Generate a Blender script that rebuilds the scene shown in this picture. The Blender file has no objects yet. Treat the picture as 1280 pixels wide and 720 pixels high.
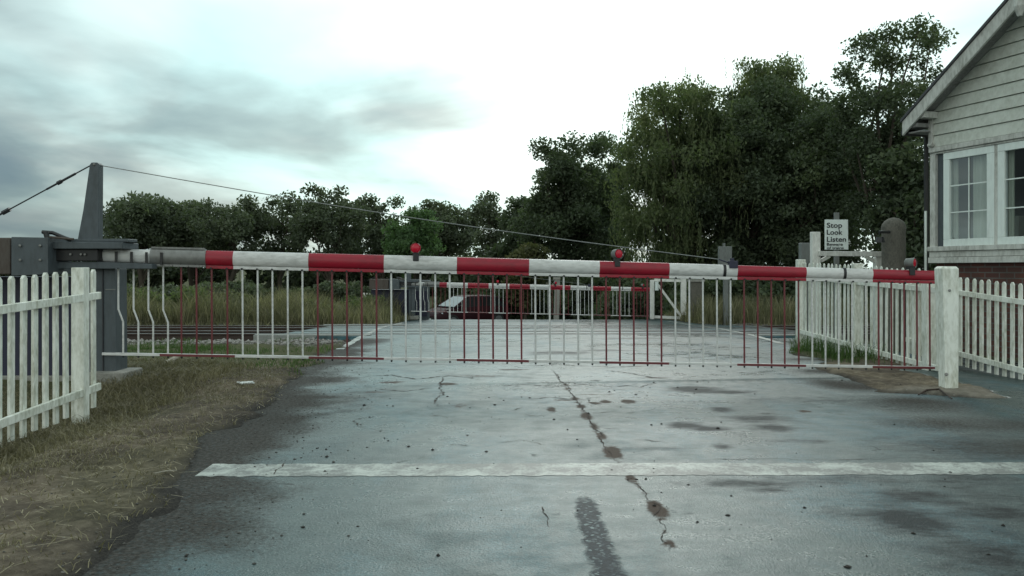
import bpy, math, random
import numpy as np
from mathutils import Vector, Matrix
random.seed(7)
RNG = np.random.default_rng(11)
F, HZ, CX, CAMZ = 1040.0, 336.0, 640.0, 1.1      # focal length in pixels of a 1280 wide frame, horizon row, eye height
scene = bpy.context.scene
COL = scene.collection

def prof(D):
    D = np.asarray(D, float)
    return np.interp(D, [-1e4, 8, 9, 10, 28, 29.5, 31, 34, 37, 40, 60, 1e4],
                     [0, 0, -.008, -.034, -.646, -.70, -.79, -1.12, -1.40, -1.5, -1.6, -1.6])
def pf(D): return float(prof(D))
def P(x, y, D): return Vector(((x - CX) / F * D, D, CAMZ + (HZ - y) / F * D))
def GD(y):
    lo, hi = 2.0, 60.0
    for _ in range(50):
        m = (lo + hi) / 2
        if HZ + F * (CAMZ - pf(m)) / m > y: lo = m
        else: hi = m
        if m > 31: hi = min(hi, m)
    return (lo + hi) / 2
def G(x, y):
    D = GD(y); return ((x - CX) / F * D, D)

# ---------------------------------------------------------------- materials
def newmat(name):
    m = bpy.data.materials.new(name); m.use_nodes = True
    nt = m.node_tree; b = nt.nodes['Principled BSDF']
    return m, nt, b
def N(nt, typ, **kw):
    n = nt.nodes.new(typ)
    for k, v in kw.items():
        if k in ('ins',):
            for a, c in v.items(): n.inputs[a].default_value = c
        else: setattr(n, k, v)
    return n
def ramp(nt, src, stops, interp='LINEAR'):
    r = nt.nodes.new('ShaderNodeValToRGB'); r.color_ramp.interpolation = interp
    el = r.color_ramp.elements
    while len(el) < len(stops): el.new(0.5)
    for e, (p, c) in zip(el, stops):
        e.position = p; e.color = (c, c, c, 1) if isinstance(c, (int, float)) else (*c, 1)
    nt.links.new(src, r.inputs[0]); return r.outputs[0]
def mix(nt, fac, a, b, mode='MIX'):
    n = nt.nodes.new('ShaderNodeMix'); n.data_type = 'RGBA'; n.blend_type = mode
    for si, v in ((0, fac), (6, a), (7, b)):
        sock = n.inputs[si]
        if hasattr(v, 'is_linked'): nt.links.new(v, sock)
        elif isinstance(v, (int, float)): sock.default_value = v if si == 0 else (v, v, v, 1)
        else: sock.default_value = (*v, 1)
    return n.outputs[2]
def math_(nt, op, a, b=0.0, clamp=False):
    n = nt.nodes.new('ShaderNodeMath'); n.operation = op; n.use_clamp = clamp
    for s, v in ((n.inputs[0], a), (n.inputs[1], b)):
        if hasattr(v, 'is_linked'): nt.links.new(v, s)
        else: s.default_value = v
    return n.outputs[0]
def noise(nt, scale, detail=4, rough=.55, vec=None, stretch=None, dist=0.0):
    tc = nt.nodes.new('ShaderNodeTexCoord'); n = nt.nodes.new('ShaderNodeTexNoise')
    n.inputs['Scale'].default_value = scale; n.inputs['Detail'].default_value = detail
    n.inputs['Roughness'].default_value = rough; n.inputs['Distortion'].default_value = dist
    v = vec or tc.outputs['Object']
    if stretch:
        mp = nt.nodes.new('ShaderNodeMapping'); mp.inputs['Scale'].default_value = stretch
        nt.links.new(v, mp.inputs[0]); v = mp.outputs[0]
    nt.links.new(v, n.inputs['Vector']); return n.outputs['Fac']
def voro(nt, scale, feature='F1'):
    tc = nt.nodes.new('ShaderNodeTexCoord'); n = nt.nodes.new('ShaderNodeTexVoronoi'); n.feature = feature
    n.inputs['Scale'].default_value = scale; nt.links.new(tc.outputs['Object'], n.inputs['Vector']); return n
def bump(nt, b, h, strength=.3, dist=.01):
    n = nt.nodes.new('ShaderNodeBump'); n.inputs['Strength'].default_value = strength; n.inputs['Distance'].default_value = dist
    nt.links.new(h, n.inputs['Height']); nt.links.new(n.outputs[0], b.inputs['Normal'])
def attr(nt, name):
    a = nt.nodes.new('ShaderNodeAttribute'); a.attribute_name = name; return a.outputs['Fac']

def weathered(name, col, dirt, amount=.5, rough=.5, scale=6, metal=0.0, stretch=(1, 1, .35), spec=.5, lift=0.0):
    m, nt, b = newmat(name)
    n1 = noise(nt, scale, 5, .65, stretch=stretch); n2 = noise(nt, scale * 7, 3, .6, stretch=stretch)
    f = math_(nt, 'MULTIPLY', n1, n2)
    f = ramp(nt, f, [(.18 + lift, 0), (.42 + lift, 1)])
    f = math_(nt, 'MULTIPLY', f, amount)
    c = mix(nt, f, col, dirt); nt.links.new(c, b.inputs['Base Color'])
    b.inputs['Roughness'].default_value = rough; b.inputs['Metallic'].default_value = metal
    b.inputs['Specular IOR Level'].default_value = spec
    bump(nt, b, n2, .15, .004)
    return m
M = {}
M['white'] = weathered('white_paint', (.76, .75, .70), (.33, .33, .29), .6, .55, 5)
M['fence'] = weathered('fence_paint', (.84, .85, .78), (.34, .34, .24), .75, .6, 5, lift=-.01)
M['band_white'] = weathered('boom_white', (.68, .67, .65), (.28, .27, .25), .6, .4, 3, stretch=(.6, 1, 2))
M['band_red'] = weathered('boom_red', (.33, .008, .026), (.14, .012, .018), .65, .38, 3, stretch=(.6, 1, 2))
M['rail_red'] = weathered('skirt_red', (.165, .028, .034), (.10, .035, .03), .6, .5, 8)
M['sleeve'] = weathered('grey_sleeve', (.22, .22, .21), (.10, .09, .085), .7, .42, 3, metal=.35, stretch=(1, 1, .6))
M['machine'] = weathered('machine_grey', (.075, .09, .10), (.035, .04, .042), .6, .55, 4)
M['machine_dark'] = weathered('machine_dark', (.018, .02, .026), (.04, .035, .03), .5, .5, 5)
M['cabinet'] = weathered('cabinet_dark', (.022, .022, .05), (.03, .03, .04), .5, .6, 3)
M['black'] = weathered('black_metal', (.012, .012, .014), (.03, .025, .02), .5, .45, 9)
M['bolt'] = weathered('bolt_metal', (.25, .25, .24), (.12, .09, .07), .6, .4, 30, metal=.6)
M['wire'] = weathered('steel_wire', (.30, .31, .30), (.12, .11, .10), .5, .45, 8, metal=.4)
M['brownmetal'] = weathered('brown_weight', (.085, .07, .06), (.05, .03, .022), .8, .7, 6)
M['concrete'] = weathered('concrete', (.30, .29, .26), (.13, .12, .10), .7, .85, 5, stretch=(1, 1, 1))
M['stone'] = weathered('old_stone', (.13, .12, .10), (.05, .05, .04), .8, .9, 7, stretch=(1, 1, .6))
M['siding'] = weathered('siding_paint', (.60, .62, .56), (.30, .31, .25), .55, .6, 2.2, stretch=(1, 1, .8))
M['trim'] = weathered('trim_paint', (.60, .60, .56), (.20, .19, .16), .7, .6, 3.5)
M['upvc'] = weathered('window_white', (.78, .84, .80), (.5, .52, .5), .4, .35, 3)
M['soffit'] = weathered('soffit_paint', (.26, .26, .25), (.10, .09, .085), .8, .7, 5)
M['slate'] = weathered('roof_slate', (.07, .07, .075), (.035, .035, .035), .8, .6, 5)
M['signwhite'] = weathered('sign_white', (.72, .78, .75), (.5, .5, .46), .35, .4, 4)
M['signtext'] = weathered('sign_black', (.015, .015, .02), (.05, .05, .05), .3, .5, 9)
M['greybox'] = weathered('grey_box', (.17, .18, .17), (.08, .08, .075), .6, .6, 5)
M['curtain'] = weathered('curtain_cloth', (.62, .66, .55), (.4, .42, .34), .5, .9, 3, stretch=(6, 6, .3))
M['roomdark'] = weathered('room_lining', (.20, .22, .22), (.05, .05, .05), .5, .9, 1)
M['room'] = weathered('room_wall', (.42, .43, .38), (.25, .25, .22), .5, .9, 1)
M['rail_side'] = weathered('rail_rust', (.05, .03, .022), (.025, .018, .014), .6, .7, 8)
M['rail_top'] = weathered('rail_steel', (.5, .5, .5), (.25, .22, .2), .5, .28, 6, metal=.8)
M['sleeper'] = weathered('sleeper_wood', (.09, .075, .06), (.04, .035, .03), .7, .85, 5)
M['stick'] = weathered('dry_wood', (.33, .30, .24), (.16, .13, .09), .6, .85, 9)
M['litter'] = weathered('litter_paper', (.7, .72, .7), (.4, .4, .38), .5, .6, 20)
M['car_paint'] = weathered('car_paint', (.026, .005, .008), (.03, .01, .012), .4, .6, 3, spec=.2)
M['tyre'] = weathered('tyre_rubber', (.02, .02, .02), (.04, .035, .03), .5, .8, 9)
M['alloy'] = weathered('alloy_wheel', (.35, .35, .36), (.15, .15, .15), .4, .35, 9, metal=.7)
M['bark'] = weathered('tree_bark', (.075, .06, .045), (.03, .028, .02), .8, .9, 4)
M['flange'] = weathered('flange_gap', (.02, .02, .02), (.05, .045, .04), .6, .7, 5)

def simple(name, col, rough=.5, metal=0, trans=0.0, ior=1.45):
    m, nt, b = newmat(name); b.inputs['Base Color'].default_value = (*col, 1); b.inputs['Roughness'].default_value = rough
    b.inputs['Metallic'].default_value = metal; b.inputs['Transmission Weight'].default_value = trans; b.inputs['IOR'].default_value = ior
    return m
M['lens'] = simple('red_lens', (.50, .008, .03), .2)
M['lamp_clear'] = simple('lamp_clear', (.8, .85, .9), .08)
M['sideglass'] = simple('side_glass', (.012, .013, .015), .3)
M['carglass'] = simple('car_glass', (.10, .12, .13), .04, ior=2.6)
def glassmat():
    m = bpy.data.materials.new('window_glass'); m.use_nodes = True; nt = m.node_tree; nt.nodes.clear()
    o = N(nt, 'ShaderNodeOutputMaterial'); t = N(nt, 'ShaderNodeBsdfTransparent'); g = N(nt, 'ShaderNodeBsdfGlossy')
    t.inputs[0].default_value = (.72, .76, .78, 1); g.inputs['Roughness'].default_value = .03
    fr = N(nt, 'ShaderNodeFresnel'); fr.inputs[0].default_value = 1.5
    f = math_(nt, 'MULTIPLY_ADD', fr.outputs[0], .22); f.node.inputs[2].default_value = .02
    mx = N(nt, 'ShaderNodeMixShader'); nt.links.new(f, mx.inputs[0]); nt.links.new(t.outputs[0], mx.inputs[1]); nt.links.new(g.outputs[0], mx.inputs[2])
    nt.links.new(mx.outputs[0], o.inputs[0]); return m
M['glass'] = glassmat()

def brickmat():
    m, nt, b = newmat('dark_brick')
    tc = N(nt, 'ShaderNodeTexCoord'); bt = N(nt, 'ShaderNodeTexBrick')
    bt.inputs['Scale'].default_value = 1.0; bt.inputs['Brick Width'].default_value = .225; bt.inputs['Row Height'].default_value = .075
    bt.inputs['Mortar Size'].default_value = .008
    bt.inputs['Color1'].default_value = (.13, .045, .032, 1); bt.inputs['Color2'].default_value = (.085, .035, .03, 1); bt.inputs['Mortar'].default_value = (.12, .11, .10, 1)
    nt.links.new(tc.outputs['UV'], bt.inputs['Vector'])
    c = mix(nt, ramp(nt, noise(nt, 4, 5), [(.4, 0), (.7, .6)]), bt.outputs[0], (.04, .035, .03))
    nt.links.new(c, b.inputs['Base Color']); b.inputs['Roughness'].default_value = .85
    bump(nt, b, bt.outputs['Fac'], -.4, .006); return m
M['brick'] = brickmat()

def leafmat(name, dark, mid, light, transl=.35):
    m = bpy.data.materials.new(name); m.use_nodes = True; nt = m.node_tree; nt.nodes.clear()
    o = N(nt, 'ShaderNodeOutputMaterial')
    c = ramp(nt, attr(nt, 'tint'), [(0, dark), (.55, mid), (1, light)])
    b = N(nt, 'ShaderNodeBsdfPrincipled'); b.inputs['Roughness'].default_value = .6; b.inputs['Specular IOR Level'].default_value = .25
    t = N(nt, 'ShaderNodeBsdfTranslucent'); nt.links.new(c, b.inputs['Base Color'])
    c2 = mix(nt, 1.0, c, (1.1, 1.3, .7), 'MULTIPLY'); nt.links.new(c2, t.inputs[0])
    mx = N(nt, 'ShaderNodeMixShader'); mx.inputs[0].default_value = transl
    nt.links.new(b.outputs[0], mx.inputs[1]); nt.links.new(t.outputs[0], mx.inputs[2]); nt.links.new(mx.outputs[0], o.inputs[0]); return m
L = {}
L['dark'] = leafmat('dark_leaves', (.055, .070, .046), (.088, .112, .066), (.15, .18, .09))
L['row'] = leafmat('row_leaves', (.070, .084, .060), (.105, .125, .08), (.15, .17, .11))
L['green'] = leafmat('green_leaves', (.06, .10, .045), (.10, .165, .07), (.15, .22, .10))
L['willow'] = leafmat('willow_leaves', (.065, .085, .045), (.13, .155, .08), (.24, .25, .13), .5)
L['tan'] = leafmat('tan_leaves', (.09, .095, .055), (.16, .165, .10), (.30, .27, .18), .35)
L['olive'] = leafmat('olive_leaves', (.06, .065, .03), (.11, .11, .05), (.18, .16, .08))
L['weed'] = leafmat('weed_blades', (.08, .078, .046), (.175, .16, .10), (.42, .36, .24), .35)
L['dry'] = leafmat('dry_blades', (.085, .075, .045), (.17, .145, .09), (.36, .31, .21), .2)
L['fresh'] = leafmat('fresh_blades', (.035, .06, .02), (.07, .12, .035), (.12, .17, .06), .3)

# ---------------------------------------------------------------- mesh helpers
class MB:
    def __init__(s): s.v = []; s.f = []; s.m = []; s.mats = []
    def mi(s, mat):
        if mat not in s.mats: s.mats.append(mat)
        return s.mats.index(mat)
    def add(s, vs, fs, mat):
        o = len(s.v); s.v += [tuple(v) for v in vs]; k = s.mi(mat)
        for f in fs: s.f.append(tuple(i + o for i in f)); s.m.append(k)
    def box(s, c, size, mat, rot=None, taper=None):
        hx, hy, hz = [q / 2 for q in size]; vs = []
        for z in (-hz, hz):
            for x, y in ((-hx, -hy), (hx, -hy), (hx, hy), (-hx, hy)):
                k = taper if (taper and z > 0) else 1
                v = Vector((x * k, y * k, z))
                if rot: v = rot @ v
                vs.append(v + Vector(c))
        s.add(vs, [(0, 3, 2, 1), (4, 5, 6, 7), (0, 1, 5, 4), (1, 2, 6, 5), (2, 3, 7, 6), (3, 0, 4, 7)], mat)
    def hexa(s, pts, mat):   # 8 points: bottom 4, top 4
        s.add(pts, [(0, 3, 2, 1), (4, 5, 6, 7), (0, 1, 5, 4), (1, 2, 6, 5), (2, 3, 7, 6), (3, 0, 4, 7)], mat)
    def beam(s, a, b, w, h, mat, up=(0, 0, 1)):
        a, b = Vector(a), Vector(b); d = (b - a).normalized(); u = Vector(up)
        r = d.cross(u).normalized(); u = r.cross(d).normalized(); vs = []
        for p in (a, b):
            for i, j in ((-1, -1), (1, -1), (1, 1), (-1, 1)): vs.append(p + r * (i * w / 2) + u * (j * h / 2))
        s.add(vs, [(0, 1, 2, 3), (7, 6, 5, 4), (0, 4, 5, 1), (1, 5, 6, 2), (2, 6, 7, 3), (3, 7, 4, 0)], mat)
    def tube(s, pts, r, mat, n=8, cap=True, ry=None):
        pts = [Vector(p) for p in pts]; rr = r if isinstance(r, (list, tuple)) else [r] * len(pts); vs = []
        d0 = (pts[1] - pts[0]).normalized(); ref = Vector((0, 0, 1)) if abs(d0.z) < .8 else Vector((0, 1, 0))
        for i, p in enumerate(pts):
            d = (pts[min(i + 1, len(pts) - 1)] - pts[max(i - 1, 0)]).normalized()
            a = d.cross(ref).normalized(); b = a.cross(d).normalized()
            for k in range(n):
                t = 2 * math.pi * k / n
                vs.append(p + a * (math.cos(t) * rr[i] * (ry or 1)) + b * (math.sin(t) * rr[i]))
        fs = [(i * n + k, i * n + (k + 1) % n, (i + 1) * n + (k + 1) % n, (i + 1) * n + k) for i in range(len(pts) - 1) for k in range(n)]
        if cap: fs += [tuple(range(n))[::-1], tuple((len(pts) - 1) * n + k for k in range(n))]
        s.add(vs, fs, mat)
    def prism(s, poly, ax_o, ax_u, ax_v, ax_w, mat):   # polygon in (u,v) extruded along w
        o, u, v, w = Vector(ax_o), Vector(ax_u), Vector(ax_v), Vector(ax_w); n = len(poly)
        vs = [o + u * a + v * b for a, b in poly] + [o + u * a + v * b + w for a, b in poly]
        s.add(vs, [tuple(range(n))[::-1], tuple(range(n, 2 * n))] + [(i, (i + 1) % n, n + (i + 1) % n, n + i) for i in range(n)], mat)
    def build(s, name, parent=None, origin=None, bevel=0, smooth=False):
        me = bpy.data.meshes.new(name)
        o = Vector(origin) if origin is not None else Vector((0, 0, 0))
        me.from_pydata([tuple(Vector(v) - o) for v in s.v], [], s.f)
        for m in s.mats: me.materials.append(m)
        me.polygons.foreach_set('material_index', s.m)
        if smooth: me.polygons.foreach_set('use_smooth', [True] * len(s.f))
        me.update()
        import bmesh
        bm = bmesh.new(); bm.from_mesh(me); bmesh.ops.recalc_face_normals(bm, faces=bm.faces); bm.to_mesh(me); bm.free()
        ob = bpy.data.objects.new(name, me); COL.objects.link(ob)
        if parent is not None: ob.parent = parent
        if bevel:
            bv = ob.modifiers.new('bevel', 'BEVEL'); bv.width = bevel; bv.segments = 2; bv.limit_method = 'ANGLE'; bv.angle_limit = math.radians(40)
        if smooth:
            try: me.set_sharp_from_angle(angle=math.radians(40))
            except Exception: pass
        return ob
def fastmesh(name, V, nper, mat, parent=None, attrs=None, faces=None, smooth=False):
    """V (n,3); nper vertices per face laid out consecutively, or an index array in faces"""
    me = bpy.data.meshes.new(name); V = np.ascontiguousarray(V, np.float32)
    me.vertices.add(len(V)); me.vertices.foreach_set('co', V.ravel())
    idx = np.arange(len(V)) if faces is None else np.asarray(faces).ravel()
    nf = len(idx) // nper
    me.loops.add(len(idx)); me.loops.foreach_set('vertex_index', idx.astype(np.int32))
    me.polygons.add(nf); me.polygons.foreach_set('loop_start', (np.arange(nf) * nper).astype(np.int32))
    if smooth: me.polygons.foreach_set('use_smooth', np.ones(nf, bool))
    for k, a in (attrs or {}).items():
        at = me.attributes.new(k, 'FLOAT', 'POINT'); at.data.foreach_set('value', np.ascontiguousarray(a, np.float32))
    me.materials.append(mat); me.update(calc_edges=True); me.validate()
    ob = bpy.data.objects.new(name, me); COL.objects.link(ob)
    if parent is not None: ob.parent = parent
    return ob
def tag(o, label=None, cat=None, group=None, kind=None):
    if label: o['label'] = label
    if cat: o['category'] = cat
    if group: o['group'] = group
    if kind: o['kind'] = kind
    return o
def empty(name, loc, label, cat, group=None):
    o = bpy.data.objects.new(name, None); COL.objects.link(o); o.location = loc; o.empty_display_size = .1
    return tag(o, label, cat, group)
def copy_tree(o, parent=None):
    c = o.copy(); COL.objects.link(c)
    if parent is not None: c.parent = parent
    for ch in [x for x in bpy.data.objects if x.parent == o]: copy_tree(ch, c)
    return c

# ---------------------------------------------------------------- camera
cam = bpy.data.cameras.new('camera'); co = bpy.data.objects.new('camera', cam); COL.objects.link(co)
cam.sensor_width = 36; cam.lens = 36 * F / 1280; cam.clip_end = 3000; cam.clip_start = .05
cam.shift_y = -(360 - HZ) / 1280
co.location = (0, 0, CAMZ); co.rotation_euler = (math.radians(90), 0, 0); scene.camera = co

# ---------------------------------------------------------------- world and sun
SUN_AZ, SUN_EL = math.radians(7), math.radians(30)
sd = Vector((math.sin(SUN_AZ) * math.cos(SUN_EL), math.cos(SUN_AZ) * math.cos(SUN_EL), math.sin(SUN_EL)))
w = bpy.data.worlds.new('World'); scene.world = w; w.use_nodes = True; nt = w.node_tree; nt.nodes.clear()
out = N(nt, 'ShaderNodeOutputWorld')
sky = N(nt, 'ShaderNodeTexSky'); sky.sky_type = 'NISHITA'; sky.sun_disc = False
sky.sun_elevation = SUN_EL; sky.sun_rotation = SUN_AZ; sky.air_density = 1.2; sky.dust_density = 2
bgs = N(nt, 'ShaderNodeBackground'); bgs.inputs[1].default_value = .10; nt.links.new(sky.outputs[0], bgs.inputs[0])
tc = N(nt, 'ShaderNodeTexCoord'); gen = tc.outputs['Generated']
sep = N(nt, 'ShaderNodeSeparateXYZ'); nt.links.new(gen, sep.inputs[0])
dz = math_(nt, 'ADD', math_(nt, 'MAXIMUM', sep.outputs[2], 0.0), .16)
cmb = N(nt, 'ShaderNodeCombineXYZ')
nt.links.new(math_(nt, 'DIVIDE', sep.outputs[0], dz), cmb.inputs[0]); nt.links.new(math_(nt, 'DIVIDE', sep.outputs[1], dz), cmb.inputs[1])
def wnoise(scale, detail, rough, off=(0, 0, 0), sc=(1, 1, 1), dist=0.0):
    mp = N(nt, 'ShaderNodeMapping'); mp.inputs['Location'].default_value = off; mp.inputs['Scale'].default_value = sc
    nt.links.new(cmb.outputs[0], mp.inputs[0]); n = N(nt, 'ShaderNodeTexNoise')
    n.inputs['Scale'].default_value = scale; n.inputs['Detail'].default_value = detail; n.inputs['Roughness'].default_value = rough
    n.inputs['Distortion'].default_value = dist
    nt.links.new(mp.outputs[0], n.inputs['Vector']); return n.outputs['Fac']
n1 = wnoise(.75, 5, .5, (3.3, 1.9, 0), (1, 1.0, 1), .5); n2 = wnoise(1.5, 6, .47, (7, 1, 3), (1.15, .85, 1), .3)
dotn = N(nt, 'ShaderNodeVectorMath'); dotn.operation = 'DOT_PRODUCT'; nt.links.new(gen, dotn.inputs[0]); dotn.inputs[1].default_value = sd
lobe = math_(nt, 'POWER', math_(nt, 'MAXIMUM', dotn.outputs['Value'], 0.0), 8.0)
dk = N(nt, 'ShaderNodeVectorMath'); dk.operation = 'DOT_PRODUCT'; nt.links.new(gen, dk.inputs[0]); dk.inputs[1].default_value = Vector((-.66, .80, .19)).normalized()
bank = math_(nt, 'POWER', math_(nt, 'MAXIMUM', dk.outputs['Value'], 0.0), 14.0)
lum = math_(nt, 'MULTIPLY_ADD', n1, .95); lum.node.inputs[2].default_value = -.47
l2 = math_(nt, 'MULTIPLY_ADD', n2, .85); l2.node.inputs[2].default_value = -.425
tot = math_(nt, 'ADD', math_(nt, 'ADD', lum, l2), math_(nt, 'MULTIPLY', lobe, .56))
tot = math_(nt, 'SUBTRACT', math_(nt, 'ADD', tot, .47), math_(nt, 'MULTIPLY', bank, .31))
cr = N(nt, 'ShaderNodeValToRGB'); nt.links.new(tot, cr.inputs[0])
els = cr.color_ramp.elements
while len(els) < 5: els.new(.5)
for e, (p, c) in zip(els, [(0.05, (.13, .215, .27)), (.25, (.21, .30, .33)), (.42, (.38, .49, .49)), (.60, (.66, .86, .84)), (.85, (.84, 1.02, .99))]):
    e.position = p; e.color = (*c, 1)
n3 = wnoise(.9, 4, .5, (1.3, 8.2, 2), (1, .8, 1), .5); thin = ramp(nt, n3, [(.48, 0), (.62, .5)])
csky = mix(nt, thin, cr.outputs[0], mix(nt, 1.0, cr.outputs[0], (.74, 1.0, 1.04), 'MULTIPLY'))
back = math_(nt, 'MULTIPLY_ADD', sep.outputs[1], -1.6, True); back.node.inputs[2].default_value = .35
side = math_(nt, 'MULTIPLY_ADD', sep.outputs[0], -1.2, True); side.node.inputs[2].default_value = -.1
csky = mix(nt, back, csky, mix(nt, .75, csky, mix(nt, 1.0, csky, (1.30, 1.04, .98), 'MULTIPLY')))
bgc = N(nt, 'ShaderNodeBackground'); nt.links.new(csky, bgc.inputs[0])
st = math_(nt, 'MULTIPLY_ADD', lobe, .8); st.node.inputs[2].default_value = 1.04; st = math_(nt, 'MULTIPLY', st, math_(nt, 'SUBTRACT', 1.0, math_(nt, 'MULTIPLY', thin, .16))); st = math_(nt, 'ADD', st, math_(nt, 'MULTIPLY', back, .75)); nt.links.new(st, bgc.inputs[1])
mx = N(nt, 'ShaderNodeMixShader'); mx.inputs[0].default_value = .88
nt.links.new(bgs.outputs[0], mx.inputs[1]); nt.links.new(bgc.outputs[0], mx.inputs[2]); nt.links.new(mx.outputs[0], out.inputs[0])
sl = bpy.data.lights.new('sun', 'SUN'); sl.energy = .6; sl.angle = math.radians(14); sl.color = (1, .97, .92)
so = bpy.data.objects.new('sun', sl); COL.objects.link(so); so.rotation_euler = (-sd).to_track_quat('-Z', 'Y').to_euler()
vs = scene.view_settings; vs.view_transform = 'Standard'; vs.look = 'None'; vs.exposure = 0; vs.gamma = 1; vs.use_curve_mapping = False

# ---------------------------------------------------------------- terrain and road
def vn(x, y, s, seed=0):   # cheap value noise
    x = np.asarray(x) * s; y = np.asarray(y) * s
    xi = np.floor(x).astype(int); yi = np.floor(y).astype(int); fx = x - xi; fy = y - yi
    fx = fx * fx * (3 - 2 * fx); fy = fy * fy * (3 - 2 * fy)
    def h(a, b):
        n = (a * 374761393 + b * 668265263 + seed * 974711) & 0x7fffffff
        n = ((n ^ (n >> 13)) * 1274126177) & 0x7fffffff
        return ((n ^ (n >> 16)) & 0xffff) / 65535.
    return (h(xi, yi) * (1 - fx) + h(xi + 1, yi) * fx) * (1 - fy) + (h(xi, yi + 1) * (1 - fx) + h(xi + 1, yi + 1) * fx) * fy
def sst(a, b, x): t = np.clip((x - a) / (b - a), 0, 1); return t * t * (3 - 2 * t)
XLp = ([0, 3, 4.5, 9.6, 12, 16.8, 17.2, 23.5, 24.0, 30, 60], [-1.35, -1.5, -1.66, -2.2, -2.5, -2.9, -5.0, -5.0, -3.4, -3.3, -3.2])
XRp = ([0, 6.6, 7.1, 7.4, 9, 12, 13.5, 16.8, 17.2, 23.5, 24.0, 30, 60], [12, 12, 3.9, 3.25, 3.2, 4.0, 4.5, 4.9, 6.6, 6.6, 5.4, 5.4, 5.0])
def verge(X, Y):
    """1 off the tarmac, 0 on it (signed, soft)"""
    XL = np.interp(Y, *XLp); XR = np.interp(Y, *XRp)
    wob = (vn(X, Y, 1.3, 1) - .5) * .30 + (vn(X, Y, 5, 2) - .5) * .14
    wob = wob * sst(26, 20, Y) * (1 - sst(16.4, 16.9, Y) * (1 - sst(23.5, 24, Y)))
    l = sst(-.10, .32, XL - X + wob)
    fx = 4.68 - (Y - 8.95) * .085                     # line of the fence by the road; tarmac footpath beyond it
    r = sst(-.10, .32, X - XR + wob)
    path = sst(.05, .25, X - fx - .1) * sst(16.3, 15.8, Y) * (1 - sst(.0, .4, X - 5.9 + wob))
    path = np.maximum(path, sst(4.15, 4.4, X + (vn(X, Y, 4, 9) - .5) * .15) * sst(9.4, 9.0, Y))
    r = r * (1 - path)
    return np.maximum(l, r)
def terr(X, Y):
    v = verge(X, Y)
    z = prof(Y) - .04 + .062 * v
    z = z - .13 * sst(-2.5, -3.2, X) * sst(8.2, 6.6, Y)
    n = (vn(X, Y, 2.2, 3) - .5) * .05 + (vn(X, Y, 9, 4) - .5) * .022 + (vn(X, Y, 22, 5) - .5) * .012
    z = z + n * v
    tr = sst(14.5, 15.6, Y + (vn(X, Y, 1.2, 8) - .5) * .5) * sst(24.2, 23.7, Y) * v          # railway formation lies lower than the deck
    z = z - tr * .19 + tr * (vn(X, Y, 14, 6) - .5) * .03
    far = sst(30, 60, np.hypot(X, Y)); z = z + far * (vn(X, Y, .08, 7) - .5) * .5
    return z
def gridobj(name, xs, ys, zf, mat, attrs=None, kind='structure'):
    X, Y = np.meshgrid(xs, ys); Z = zf(X, Y); V = np.stack([X, Y, Z], -1).reshape(-1, 3)
    nx, ny = len(xs), len(ys); i = np.arange(nx * ny).reshape(ny, nx)
    Fq = np.stack([i[:-1, :-1], i[:-1, 1:], i[1:, 1:], i[1:, :-1]], -1).reshape(-1)
    at = {k: f(X, Y).ravel() for k, f in (attrs or {}).items()}
    o = fastmesh(name, V, 4, mat, attrs=at, faces=Fq, smooth=True); o['kind'] = kind; return o
ylin = np.unique(np.round(np.concatenate([[-600, -200, -60, -20, -5, 0, 1], np.arange(2, 9, .05), np.arange(9, 16, .07), np.arange(16, 17, .05), np.arange(17, 30, .15),
        np.arange(30, 42, .4), np.arange(42, 80, 2), [90, 110, 150, 220, 350, 600, 1000, 1600]]), 4))
xlin = np.unique(np.round(np.concatenate([[-1600, -800, -400, -200, -120], np.arange(-80, -10, 4), np.arange(-10, -4.5, .15), np.arange(-4.5, 0, .05),
        np.arange(0, 3, .3), np.arange(3, 6.6, .05), np.arange(6.6, 12, .3), np.arange(12, 80, 4), [120, 200, 400, 800, 1600]]), 4))
def terrmat():
    m, nt, b = newmat('verge_ground')
    n1 = noise(nt, 1.6, 5, .6); n2 = noise(nt, 14, 5, .7); n3 = noise(nt, 70, 3, .7)
    dirt = ramp(nt, n2, [(.3, (.095, .075, .054)), (.5, (.17, .138, .10)), (.7, (.28, .235, .175))])
    damp = ramp(nt, n2, [(.3, (.065, .053, .041)), (.7, (.14, .115, .09))])
    c = mix(nt, ramp(nt, n1, [(.42, 0), (.58, 1)]), damp, dirt)
    grass = ramp(nt, n2, [(.3, (.05, .055, .028)), (.55, (.095, .095, .05)), (.75, (.15, .14, .08))])
    c = mix(nt, attr(nt, 'grass'), c, grass)
    sand = ramp(nt, n2, [(.3, (.15, .13, .105)), (.7, (.27, .24, .20))])
    c = mix(nt, attr(nt, 'sand'), c, sand)
    edge = ramp(nt, n3, [(.3, (.022, .021, .020)), (.7, (.06, .055, .05))])
    c = mix(nt, attr(nt, 'edge'), c, edge)
    v = voro(nt, 16); st = ramp(nt, v.outputs['Color'], [(0, (.10, .085, .075)), (.5, (.19, .175, .16)), (1, (.33, .31, .29))])
    st = mix(nt, ramp(nt, v.outputs['Distance'], [(.35, 0), (.75, .85)]), st, (.03, .026, .022))
    c = mix(nt, attr(nt, 'ballast'), c, st)
    pv = voro(nt, 34); peb = math_(nt, 'MULTIPLY', ramp(nt, pv.outputs['Distance'], [(.18, 1), (.26, 0)]), ramp(nt, pv.outputs['Color'], [(.72, 0), (.78, 1)]))
    c = mix(nt, math_(nt, 'MULTIPLY', peb, .7), c, (.26, .24, .22))
    nt.links.new(c, b.inputs['Base Color']); b.inputs['Roughness'].default_value = 1; b.inputs['Specular IOR Level'].default_value = .06
    h = math_(nt, 'ADD', math_(nt, 'MULTIPLY', n3, .6), n2); bump(nt, b, h, .7, .02); return m
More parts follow.
